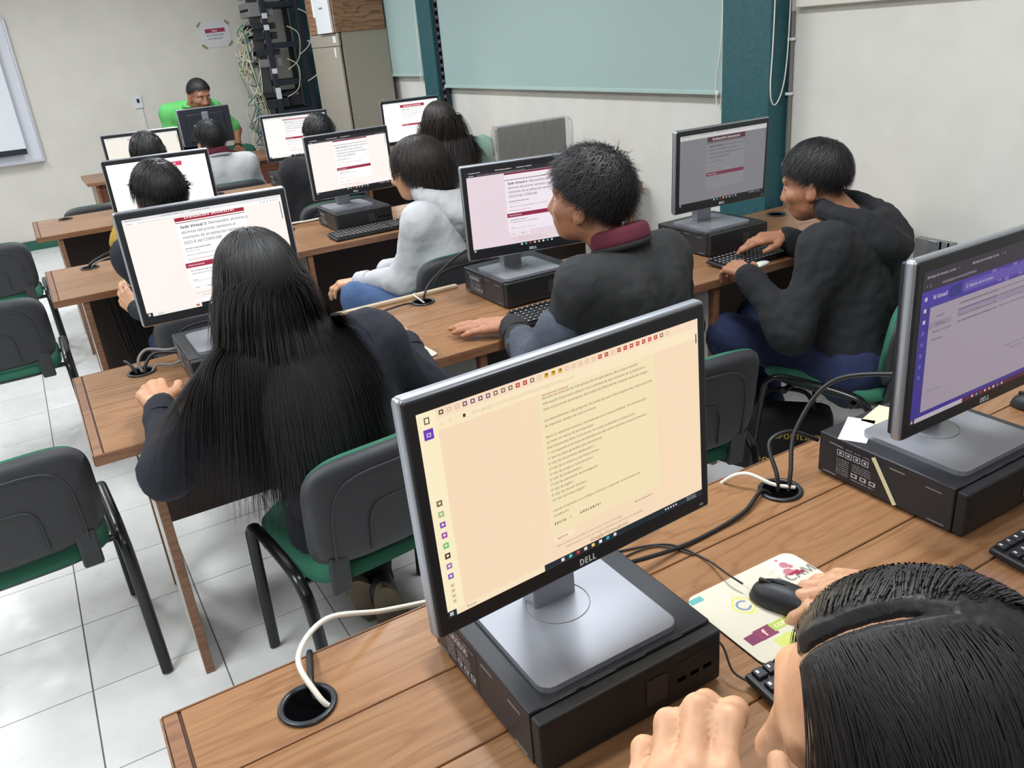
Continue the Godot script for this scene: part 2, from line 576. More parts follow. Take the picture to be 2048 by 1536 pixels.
func screen_mail() -> Image:
	var im := Image.create(1280, 800, false, Image.FORMAT_RGB8)
	im.fill(rgb(72, 58, 158))
	rect(im, 0, 0, 1280, 100, rgb(52, 44, 60))
	text(im, 30, 38, "Bandeja de entrada, correo     +", 18, Color.WHITE); text(im, 380, 38, "Bandeja de entrada, correo     +   x", 18, Color.WHITE)
	text(im, 30, 84, "<   C", 20, Color.WHITE); text(im, 150, 84, "mail.google.com/mail/u/0/#inbox", 18, rgb(230, 220, 240))
	rect(im, 0, 100, 1280, 86, rgb(82, 62, 176))
	rect(im, 220, 112, 90, 62, rgb(54, 52, 140))
	for i in 7: rect(im, 560 + i * 60, 104 + (i % 3) * 10, 34, 64, rgb(150, 120, 190))
	text(im, 90, 152, "M Gmail", 28, rgb(235, 225, 245), true)
	rect(im, 330, 118, 640, 50, rgb(112, 92, 190)); text(im, 350, 152, "Q  Buscar en el correo", 22, Color.WHITE)
	rect(im, 76, 190, 1204, 560, rgb(186, 172, 188))
	rect(im, 300, 250, 980, 30, rgb(170, 156, 182)); rect(im, 76, 270, 180, 34, rgb(170, 156, 178))
	text(im, 130, 252, "Redactar", 17, rgb(90, 80, 96)); text(im, 130, 294, "Recibidos", 17, rgb(90, 80, 96)); text(im, 110, 330, "Bandeja de entrada", 17, rgb(90, 80, 96)); text(im, 110, 372, "Destacados", 17, rgb(90, 80, 96))
	for i in 4:
		greek(im, 310, 216 + i * 32, 330, 9, rgb(96, 84, 104)); greek(im, 660, 216 + i * 32, 560, 8, rgb(120, 108, 128))
	greek(im, 760, 560, 200, 8, rgb(140, 128, 146)); greek(im, 820, 584, 120, 8, rgb(140, 128, 146))
	greek(im, 110, 640, 120, 7, rgb(140, 128, 146))
	for i in 8: rect(im, 26, 130 + i * 58, 20, 20, rgb(225, 215, 240) if i < 3 else rgb(120, 105, 190))
	_taskbar(im, rgb(96, 30, 66), true)
	rect(im, 36, 774, 396, 26, rgb(214, 204, 214))
	return im

func tex(im: Image) -> ImageTexture:
	return ImageTexture.create_from_image(im)

func noise_tex(freq: float, seed_: int, lo: Color, hi: Color, size := 256, normal := false, strength := 4.0, kind := FastNoiseLite.TYPE_SIMPLEX_SMOOTH) -> NoiseTexture2D:
	var f := FastNoiseLite.new()
	f.seed = seed_
	f.frequency = freq
	f.noise_type = kind
	f.fractal_octaves = 4
	var t := NoiseTexture2D.new()
	t.width = size; t.height = size
	t.seamless = true
	t.noise = f
	if normal:
		t.as_normal_map = true
		t.bump_strength = strength
	else:
		var g := Gradient.new()
		g.set_color(0, lo); g.set_color(1, hi)
		t.color_ramp = g
	return t

func wood_tex(seed_: int, base: Color, deep: Color) -> ImageTexture:
	var w := 512; var h := 512
	var im := Image.create(w, h, false, Image.FORMAT_RGB8)
	var f := FastNoiseLite.new()
	f.seed = seed_
	f.frequency = 1.0
	for y in h:
		for x in w:
			var fx := float(x) / w
			var fy := float(y) / h
			# blend two shifted samples so that the left and right edges meet
			var a := f.get_noise_2d(fx * 1.6, fy * 26.0) * 0.6 + f.get_noise_2d(fx * 4.0 + 40, fy * 120.0) * 0.4
			var b := f.get_noise_2d((fx - 1.0) * 1.6, fy * 26.0) * 0.6 + f.get_noise_2d((fx - 1.0) * 4.0 + 40, fy * 120.0) * 0.4
			var s := smoothstep(0.6, 1.0, fx)
			var q := lerpf(a, b, s)
			var ring := 0.5 + 0.5 * sin((fy * 9.0 + f.get_noise_2d(lerpf(fx, fx - 1.0, s) * 1.1 + 9, fy * 3.0) * 2.4) * TAU)
			q = clampf(0.5 + q * 0.75 + (pow(ring, 6.0) - 0.15) * 0.55, 0, 1)
			im.set_pixel(x, y, base.lerp(deep, q))
	return tex(im)

func mat(key: String, c: Color, rough := 0.6, metal := 0.0) -> StandardMaterial3D:
	var m := StandardMaterial3D.new()
	m.resource_name = key
	m.albedo_color = c
	m.roughness = rough
	m.metallic = metal
	M[key] = m
	return m

func tri_map(m: StandardMaterial3D, t: Texture2D, scale: Vector3, world := true) -> void:
	m.albedo_texture = t
	m.uv1_triplanar = true
	m.uv1_world_triplanar = world
	m.uv1_scale = scale

# ------------------------------------------------------------------ materials
func cloth(key: String, c: Color, rough := 0.9, amount := 0.6) -> StandardMaterial3D:
	var m := mat(key, c, rough)
	m.normal_enabled = true
	m.normal_texture = M_tex("weave_bump")
	m.normal_scale = amount
	m.uv1_triplanar = true
	m.uv1_scale = Vector3.ONE * 22.0
	m.albedo_texture = M_tex("weave")
	m.rim_enabled = true
	m.rim = 0.10
	m.rim_tint = 0.7
	return m

var texs := {}
func M_tex(k: String) -> Texture2D:
	if not texs.has(k):
		match k:
			"weave": texs[k] = noise_tex(0.09, 5, Color(0.80, 0.80, 0.80), Color(1, 1, 1), 256)
			"weave_bump": texs[k] = noise_tex(0.16, 6, Color.BLACK, Color.WHITE, 256, true, 5.0)
			"mottle": texs[k] = noise_tex(0.012, 7, Color(0.965, 0.965, 0.96), Color(1, 1, 1), 512)
			"speckle": texs[k] = noise_tex(0.35, 8, Color(0.72, 0.72, 0.72), Color(1, 1, 1), 256)
			"smudge": texs[k] = noise_tex(0.02, 9, Color(0.55, 0.55, 0.55), Color(1, 1, 1), 256)
			"grain_bump": texs[k] = noise_tex(0.3, 10, Color.BLACK, Color.WHITE, 256, true, 3.0)
			"skin": texs[k] = noise_tex(0.03, 11, Color(0.86, 0.80, 0.78), Color(1, 1, 1), 256)
	return texs[k]

func make_materials() -> void:
	var m := mat("wall_cream", Color8(222, 220, 214), 0.75)
	tri_map(m, M_tex("mottle"), Vector3.ONE * 0.6)
	m = mat("wall_front", Color8(220, 215, 207), 0.75)
	tri_map(m, M_tex("mottle"), Vector3.ONE * 0.45)
	mat("ceiling", Color8(235, 235, 232), 0.9)
	m = mat("teal_paint", Color8(34, 94, 102), 0.45)
	tri_map(m, noise_tex(0.05, 21, Color(0.75, 0.8, 0.8), Color(1, 1, 1), 256), Vector3.ONE * 3.0)
	m.normal_enabled = true; m.normal_texture = M_tex("grain_bump"); m.normal_scale = 0.5
	m = mat("blind", Color8(160, 182, 180), 0.85)
	m.backlight_enabled = true; m.backlight = Color(0.05, 0.06, 0.055)
	mat("blind_bar", Color8(168, 192, 188), 0.5)
	mat("chain", Color8(232, 230, 218), 0.4)
	mat("pale_blind", Color8(214, 210, 200), 0.7)
	for i in 3:
		m = mat("tile%d" % i, [Color8(232, 232, 231), Color8(226, 226, 225), Color8(236, 236, 234)][i], 0.22)
		m.roughness_texture = M_tex("smudge"); m.roughness = 0.42
		tri_map(m, M_tex("mottle"), Vector3.ONE * 1.1)
	mat("grout", Color8(126, 124, 120), 0.9)
	mat("skirting", Color8(34, 92, 74), 0.5)
	for i in 3:
		m = mat("wood%d" % i, Color.WHITE, 0.28)
		tri_map(m, wood_tex(31 + i, [Color8(160, 119, 84), Color8(155, 115, 81), Color8(164, 123, 88)][i], Color8(132, 93, 62)), Vector3(0.9, 1.0, 2.6))
		m.metallic_specular = 0.5
	m = mat("wood_edge", Color.WHITE, 0.35)
	tri_map(m, wood_tex(40, Color8(146, 106, 78), Color8(118, 80, 56)), Vector3(0.9, 2.0, 2.0))
	mat("groove", Color8(74, 48, 32), 0.8)
	m = mat("dark_panel", Color8(52, 34, 28), 0.4)
	m = mat("desk_panel", Color.WHITE, 0.35)
	tri_map(m, wood_tex(41, Color8(128, 78, 58), Color8(92, 54, 42)), Vector3(0.8, 2.0, 2.0))
	mat("leg_side", Color8(214, 212, 206), 0.35)
	m = mat("plywood", Color.WHITE, 0.7)
	tri_map(m, wood_tex(42, Color8(168, 132, 100), Color8(112, 78, 54)), Vector3(0.7, 1.3, 0.7))
	m = mat("black_plastic", Color8(46, 47, 50), 0.55)
	m.normal_enabled = true; m.normal_texture = M_tex("grain_bump"); m.normal_scale = 0.35; m.uv1_triplanar = true; m.uv1_scale = Vector3.ONE * 14
	m = mat("shell", Color8(47, 48, 52), 0.5)
	m.normal_enabled = true; m.normal_texture = M_tex("grain_bump"); m.normal_scale = 0.6; m.uv1_triplanar = true; m.uv1_scale = Vector3.ONE * 10
	cloth("green_cloth", Color8(58, 124, 98), 0.95, 0.8)
	mat("chair_tube", Color8(22, 23, 26), 0.25)
	mat("bezel", Color8(30, 31, 35), 0.4)
	mat("bezel_back", Color8(34, 36, 46), 0.45)
	m = mat("silver", Color8(176, 180, 190), 0.34, 0.85)
	m = mat("base_silver", Color8(158, 160, 168), 0.42, 0.55)
	mat("neck_silver", Color8(150, 152, 160), 0.4, 0.6)
	m = mat("pc_case", Color8(36, 38, 44), 0.38)
	m.normal_enabled = true; m.normal_texture = M_tex("grain_bump"); m.normal_scale = 0.3; m.uv1_triplanar = true; m.uv1_scale = Vector3.ONE * 16
	mat("pc_front", Color8(24, 25, 28), 0.5)
	mat("badge", Color8(64, 58, 56), 0.4, 0.3)
	mat("bright_metal", Color8(205, 208, 216), 0.3, 0.8)
	mat("key", Color8(30, 32, 37), 0.5)
	mat("key_base", Color8(26, 27, 31), 0.45)
	mat("white", Color8(232, 232, 232), 0.6)
	mat("label_white", Color8(216, 218, 222), 0.6)
	mat("paper", Color8(236, 234, 228), 0.8)
	mat("cream_paper", Color8(226, 218, 178), 0.8)
	mat("tape", Color8(150, 134, 112), 0.5)
	mat("rubber", Color8(20, 20, 22), 0.6)
	mat("grommet_ring", Color8(36, 38, 42), 0.35)
	mat("hole", Color8(6, 6, 7), 1.0).metallic_specular = 0.0
	mat("cable_black", Color8(26, 26, 28), 0.45)
	mat("cable_grey", Color8(120, 118, 116), 0.5)
	mat("cable_white", Color8(226, 220, 206), 0.5)
	mat("cable_cream", Color8(204, 198, 168), 0.55)
	mat("cable_green", Color8(70, 130, 112), 0.5)
	mat("cable_blue", Color8(60, 80, 120), 0.5)
	mat("cable_red", Color8(110, 40, 36), 0.5)
	m = mat("cabinet", Color8(156, 148, 135), 0.5)
	mat("rack", Color8(34, 38, 50), 0.5)
	mat("device", Color8(40, 42, 48), 0.5)
	mat("device_grey", Color8(128, 128, 130), 0.5)
	mat("whiteboard", Color8(218, 220, 230), 0.3)
	mat("aluminium", Color8(206, 206, 214), 0.35, 0.5)
	mat("screen_fabric", Color8(226, 228, 236), 0.85)
	mat("border_black", Color8(30, 36, 42), 0.7)
	m = mat("plastic_film", Color(0.80, 0.79, 0.77, 0.40), 0.45)
	m.transparency = BaseMaterial3D.TRANSPARENCY_ALPHA
	mat("wrapped", Color8(84, 82, 80), 0.5)
	for s in [["skin_a", Color8(204, 156, 122)], ["skin_b", Color8(176, 126, 96)], ["skin_c", Color8(220, 174, 138)], ["skin_d", Color8(160, 112, 86)]]:
		m = mat(s[0], s[1], 0.5)
		m.albedo_texture = M_tex("skin"); m.uv1_triplanar = true; m.uv1_scale = Vector3.ONE * 5
		m.subsurf_scatter_enabled = true; m.subsurf_scatter_strength = 0.12
	mat("hair_black", Color8(25, 24, 26), 0.52)
	mat("hair_brown", Color8(46, 38, 35), 0.52)
	mat("lip", Color8(150, 84, 72), 0.45)
	mat("eye_white", Color8(230, 226, 220), 0.2)
	mat("eye_dark", Color8(24, 18, 16), 0.15)
	cloth("navy", Color8(32, 35, 47)); cloth("charcoal", Color8(39, 40, 42)); cloth("slate", Color8(74, 80, 94)); cloth("maroon", Color8(104, 34, 54))
	cloth("grey_hoodie", Color8(220, 221, 225)); cloth("black_hoodie", Color8(31, 33, 37)); cloth("mint", Color8(164, 198, 184)); cloth("white_shirt", Color8(216, 216, 220)); cloth("green_shirt", Color8(112, 214, 118))
	cloth("black_cloth", Color8(28, 28, 32)); cloth("denim", Color8(82, 110, 156)); cloth("dark_denim", Color8(36, 46, 84)); cloth("yellow", Color8(190, 150, 60))
	mat("shoe", Color8(26, 26, 28), 0.6); mat("sole", Color8(116, 104, 86), 0.8); mat("sole_white", Color8(214, 210, 200), 0.7); mat("print_gold", Color8(196, 170, 70), 0.6)

# ------------------------------------------------------------------ the room
func camera_and_light() -> void:
	var cam := Camera3D.new()
	cam.name = "camera"
	add_child(cam)
	cam.fov = 49.9
	cam.position = Vector3(0, 1.563, 0)
	cam.rotation_order = EULER_ORDER_YXZ
	cam.rotation_degrees = Vector3(-23.239, -28.487, -5.269)
	cam.near = 0.05
	cam.current = true
	var env := Environment.new()
	env.background_mode = Environment.BG_COLOR
	env.background_color = Color(0.02, 0.02, 0.02)
	env.tonemap_mode = Environment.TONE_MAPPER_LINEAR
	env.tonemap_exposure = 1.0
	env.sdfgi_enabled = true; env.ssao_enabled = true; env.ssil_enabled = true
	var we := WorldEnvironment.new()
	we.name = "environment"
	we.environment = env
	add_child(we)
	# the ceiling's fluorescent fittings, all ahead of the photographer
	for p in [[1.15, -1.5, 4.3, "white ceiling light above the second desk, window side"], [1.15, -4.4, 3.8, "white ceiling light above the fourth desk, window side"], [1.15, -6.9, 3.8, "white ceiling light above the teacher's desk"], [-0.9, -1.5, 4.6, "white ceiling light above the aisle by the second desk"], [-0.9, -4.4, 2.9, "white ceiling light above the aisle by the fourth desk"], [-0.9, -6.9, 3.3, "white ceiling light before the whiteboard"], [0.2, 1.0, 2.2, "white ceiling light at the back of the room"]]:
		ceiling_light(p[0], p[1], p[2], p[3])

func ceiling_light(x: float, z: float, power: float, label: String) -> void:
	var t := thing("ceiling_light", label, "lamp", Vector3(x, CY - 0.07, z), 0, "ceiling lights")
	inst("housing", boxmesh(Vector3(0.34, 0.05, 1.26), 0.01), M["white"], t, Vector3(0, 0.044, 0))
	var g := mat("lamp_glow", Color.WHITE, 0.6)
	g.emission_enabled = true
	g.emission = Color(0.97, 0.99, 1.0)
	g.emission_energy_multiplier = 3.0
	inst("diffuser", boxmesh(Vector3(0.30, 0.016, 1.22), 0.006), g, t, Vector3(0, 0.012, 0))
	var l := AreaLight3D.new()
	l.name = "tube_light"
	l.area_size = Vector2(0.28, 1.2)
	l.light_energy = power
	l.light_color = Color(0.965, 0.985, 1.0)
	l.shadow_enabled = true
	t.add_child(l)
	l.rotation_degrees = Vector3(-90, 0, 0)
	l.position = Vector3(0, -0.004, 0)

func room() -> void:
	var b := MB.new()
	b.box(Vector3(0, -0.055, -3.3), Vector3(6.6, 0.10, 12.2))
	var fl := structure("floor", b, M["grout"])
	# tiles: the biggest in view one by one, the rest joined
	var tm := [boxmesh(Vector3(0.3295, 0.008, 0.3295), 0.0012)]
	var cand := []
	for i in range(-10, 10):
		for k in range(-7, 33):
			var c := Vector3(-0.2185 + 0.333 * (i + 0.5), -0.004, -2.486 - 0.333 * (k - 2.5))
			if c.z < FZ or c.x > WX or c.z > 2.6: continue
			cand.append([_tile_score(c), c])
	cand.sort_custom(func(p, q): return p[0] < q[0])
	var rest := MB.new()
	var count := 0
	for c in cand:
		if count < 300:
			inst("tile", tm[0], M["tile%d" % rng.randi_range(0, 2)], fl, c[1])
			count += 1
		else:
			rest.box(c[1], Vector3(0.3295, 0.008, 0.3295))
	var r := obj("tiles", rest, M["tile0"], fl)
	r.set_meta("kind", "stuff")
	b = MB.new(); b.box(Vector3(0, CY + 0.05, -3.3), Vector3(6.6, 0.1, 12.2)); structure("ceiling", b, M["ceiling"])
	b = MB.new(); b.box(Vector3(0, CY / 2, FZ - 0.075), Vector3(6.6, CY + 0.2, 0.15)); structure("wall_front", b, M["wall_front"])
	b = MB.new(); b.box(Vector3(WX + 0.075, CY / 2, -3.3), Vector3(0.15, CY + 0.2, 12.2)); structure("wall_right", b, M["wall_cream"])
	b = MB.new(); b.box(Vector3(-3.2, CY / 2, -3.3), Vector3(0.15, CY + 0.2, 12.2)); structure("wall_left", b, M["wall_cream"])
	b = MB.new(); b.box(Vector3(0, CY / 2, 2.75), Vector3(6.6, CY + 0.2, 0.15)); structure("wall_back", b, M["wall_cream"])
	b = MB.new(); b.rbox(Vector3(0, 0.045, FZ + 0.008), Vector3(5.9, 0.09, 0.016), 0.004); structure("baseboard_front", b, M["skirting"])
	b = MB.new(); b.rbox(Vector3(WX - 0.008, 0.045, -3.3), Vector3(0.016, 0.09, 11.5), 0.004); structure("baseboard_right", b, M["skirting"])
	# painted steel columns standing out of the walls
	var cols := [[Vector3(2.84, 0, -2.975), Vector3(WX, 0, -2.685)], [Vector3(2.85, 0, -6.224), Vector3(WX, 0, -5.99)], [Vector3(2.752, 0, FZ), Vector3(WX, 0, -8.82)]]
	for i in 3:
		var lo: Vector3 = cols[i][0]
		var hi: Vector3 = cols[i][1]
		b = MB.new()
		b.rbox(Vector3((lo.x + hi.x) / 2, CY / 2, (lo.z + hi.z) / 2), Vector3(hi.x - lo.x, CY, hi.z - lo.z), 0.008)
		structure("trim_%d" % (i + 1), b, M["teal_paint"])
	# a beam over the right-hand stretch of wall
	b = MB.new(); b.rbox(Vector3(WX - 0.02, 2.12, -0.2), Vector3(0.05, 1.16, 4.86), 0.006)
	structure("trim_4", b, M["pale_blind"])
	# perforated rail on the side of the second column
	var rail := thing("slotted_rail", "black slotted steel rail upright beside the teal column", "rail", Vector3(2.905, 0, -5.98))
	inst("upright", boxmesh(Vector3(0.06, 2.2, 0.02), 0.003), M["rack"], rail, Vector3(0, 1.3, 0))
	for i in 70:
		inst("slot", boxmesh(Vector3(0.018, 0.014, 0.003)), M["device_grey"] if i % 2 else M["hole"], rail, Vector3(-0.012, 0.5 + i * 0.0275, 0.0105))
	# the cable conduit by the first column
	var cd := thing("conduit", "thin grey conduit running down beside the teal column", "conduit", Vector3(WX - 0.012, 0, -2.668))
	b = MB.new(); b.tube([Vector3(0, 0.5, 0), Vector3(0, 1.0, 0.004), Vector3(0, 1.53, 0)], 0.009, 8); obj("pipe", b, M["cable_grey"], cd)
	for y in [0.9, 1.2, 1.42]: inst("clip", boxmesh(Vector3(0.02, 0.012, 0.03), 0.002), M["white"], cd, Vector3(-0.004, y, 0))
	blinds()
	b = MB.new()

func _tile_score(c: Vector3) -> float:   # distance, less what other things hide from every near viewpoint
	var s := c.length()
	if c.x > 0.5: s += 3.0
	if c.x < -2.0 or c.z > -1.2: s += 6.0
	return s

func blinds() -> void:
	var defs := [["wide sea-green roller blind between the two teal columns", -5.96, -3.03, 1.192, -3.02], ["narrow sea-green roller blind behind the steel cabinet", -8.3, -6.28, 1.272, -6.32]]
	for d in defs:
		var t := thing("roller_blind", d[0], "blind", Vector3(2.905, d[3], (d[1] + d[2]) / 2))
		var L: float = d[2] - d[1]
		inst("fabric", boxmesh(Vector3(0.003, 2.55 - d[3], L)), M["blind"], t, Vector3(0, (2.55 - d[3]) / 2, 0))
		inst("bottom_bar", boxmesh(Vector3(0.014, 0.022, L), 0.004), M["blind_bar"], t, Vector3(0, 0.011, 0))
		for s in [-1, 1]: inst("end_cap", boxmesh(Vector3(0.02, 0.026, 0.012), 0.004), M["white"], t, Vector3(0, 0.011, s * (L / 2 + 0.005)))
		inst("roller", boxmesh(Vector3(0.05, 0.05, L), 0.02), M["blind_bar"], t, Vector3(0.01, 2.57 - d[3], 0))
		var b := MB.new()
		var zc: float = d[4] - (d[1] + d[2]) / 2
		b.tube(curve([Vector3(-0.02, 1.4, zc), Vector3(-0.022, 0.35, zc + 0.002), Vector3(-0.024, 0.08, zc - 0.03), Vector3(-0.024, -0.045, zc - 0.022), Vector3(-0.024, -0.02, zc + 0.004), Vector3(-0.022, 0.35, zc + 0.006), Vector3(-0.02, 1.4, zc + 0.006)]), 0.0028, 6)
		obj("pull_chain", b, M["chain"], t)
		b = MB.new(); b.ball(Vector3(-0.024, 0.012, zc - 0.02), Vector3(0.008, 0.012, 0.008), 8); obj("chain_weight", b, M["white"], t)
	var ch := thing("blind_chain", "cream bead chain looped down beside the teal column", "chain", Vector3(2.93, 1.5, -2.66))
	var b2 := MB.new()
	b2.tube(curve([Vector3(-0.01, 1.0, 0.0), Vector3(-0.01, 0.1, 0.0), Vector3(-0.015, -0.22, -0.008), Vector3(-0.05, -0.335, -0.02), Vector3(-0.085, -0.28, -0.022), Vector3(-0.08, 0.0, -0.02), Vector3(-0.07, 1.0, -0.02)]), 0.003, 6)
	obj("beads", b2, M["chain"], ch)

func front_wall_things() -> void:
	var t := thing("whiteboard", "large whiteboard with aluminium frame on the front wall", "whiteboard", Vector3(-1.05, 0.8, FZ + 0.015))
	inst("board", boxmesh(Vector3(2.48, 1.2, 0.012)), M["whiteboard"], t, Vector3(0, 0.61, 0))
	for s in [-1, 1]: inst("frame_side", boxmesh(Vector3(0.022, 1.22, 0.026), 0.004), M["aluminium"], t, Vector3(s * 1.245, 0.61, 0.004))
	for s in [0, 1]: inst("frame_edge", boxmesh(Vector3(2.5, 0.022, 0.026), 0.004), M["aluminium"], t, Vector3(0, 0.01 + s * 1.2, 0.004))
	inst("pen_tray", boxmesh(Vector3(2.5, 0.012, 0.07), 0.004), M["aluminium"], t, Vector3(0, 0.006, 0.045))
	t = thing("projection_screen", "white projection screen with black lower border hanging before the whiteboard", "screen", Vector3(-1.0, 0.88, FZ + 0.085))
	inst("fabric", boxmesh(Vector3(2.15, 1.7, 0.003)), M["screen_fabric"], t, Vector3(0, 0.9, 0))
	inst("lower_border", boxmesh(Vector3(2.15, 0.05, 0.004)), M["border_black"], t, Vector3(0, 0.025, 0.001))
	inst("case", boxmesh(Vector3(2.3, 0.09, 0.09), 0.01), M["white"], t, Vector3(0, 1.78, 0.0))
	# paper sign with cut corners, taped up
	t = thing("paper_sign", "white paper sign with a red bar taped on the front wall", "sign", Vector3(1.98, 1.752, FZ + 0.003))
	t.rotation.z = 0.03
	var im := Image.create(512, 384, false, Image.FORMAT_RGB8)
	im.fill(rgb(214, 212, 216))
	rect(im, 60, 60, 400, 250, rgb(205, 203, 208)); rect(im, 66, 66, 388, 238, rgb(216, 214, 219))
	rect(im, 100, 100, 330, 62, rgb(160, 52, 84))
	text(im, 215, 146, "SALA", 36, Color.WHITE, true)
	text(im, 108, 212, "SOLO PERSONAL", 38, rgb(110, 104, 116), true)
	text(im, 128, 266, "AUTORIZADO", 38, rgb(110, 104, 116), true)
	var pm := mat("sign_print", Color.WHITE, 0.8)
	pm.albedo_texture = tex(im)
	var b := MB.new()
	b.xf = Transform3D(Basis(Vector3.RIGHT, PI / 2), Vector3.ZERO)
	b.prism(PackedVector2Array([Vector2(-0.15, 0.06), Vector2(-0.15, -0.07), Vector2(-0.11, -0.115), Vector2(0.11, -0.115), Vector2(0.15, -0.06), Vector2(0.15, 0.06), Vector2(0.10, 0.115), Vector2(-0.09, 0.115)]), 0.0, 0.002)
	obj("sheet", b, pm, t)
	for p in [Vector2(-0.135, 0.1), Vector2(0.135, 0.1), Vector2(-0.125, -0.1), Vector2(0.13, -0.095)]:
		var o := inst("tape", boxmesh(Vector3(0.055, 0.022, 0.001)), M["tape"], t, Vector3(p.x, p.y, 0.0005))
		o.rotation.z = 0.7 if p.x * p.y < 0 else -0.7
	# switch plate and its trunking
	t = thing("wall_switch", "grey wall switch plate on the front wall", "switch", Vector3(1.125, 1.155, FZ + 0.008))
	inst("plate", boxmesh(Vector3(0.075, 0.118, 0.016), 0.004), M["label_white"], t, Vector3(0, 0.059, 0))
	inst("rocker", boxmesh(Vector3(0.024, 0.036, 0.006), 0.002), M["border_black"], t, Vector3(0.002, 0.07, 0.010))
	t = thing("trunking", "cream cable trunking running down from the wall switch", "trunking", Vector3(1.135, 0.0, FZ + 0.008))
	inst("channel", boxmesh(Vector3(0.03, 1.15, 0.016), 0.003), M["wall_cream"], t, Vector3(0, 0.575, 0))
	# grey socket box low on the window wall
	t = thing("socket_box", "grey metal socket box low on the window wall", "socket", Vector3(2.94, 0.42, -1.905))
	inst("back_box", boxmesh(Vector3(0.03, 0.26, 0.16), 0.004), M["device_grey"], t, Vector3(0, 0.13, 0))
	inst("cover_strip", boxmesh(Vector3(0.008, 0.26, 0.035), 0.002), M["bright_metal"], t, Vector3(-0.018, 0.13, 0.0))
	inst("cover_groove", boxmesh(Vector3(0.004, 0.26, 0.006)), M["hole"], t, Vector3(-0.016, 0.13, 0.03))
	inst("cover_groove", boxmesh(Vector3(0.004, 0.26, 0.005)), M["hole"], t, Vector3(-0.016, 0.13, 0.062))

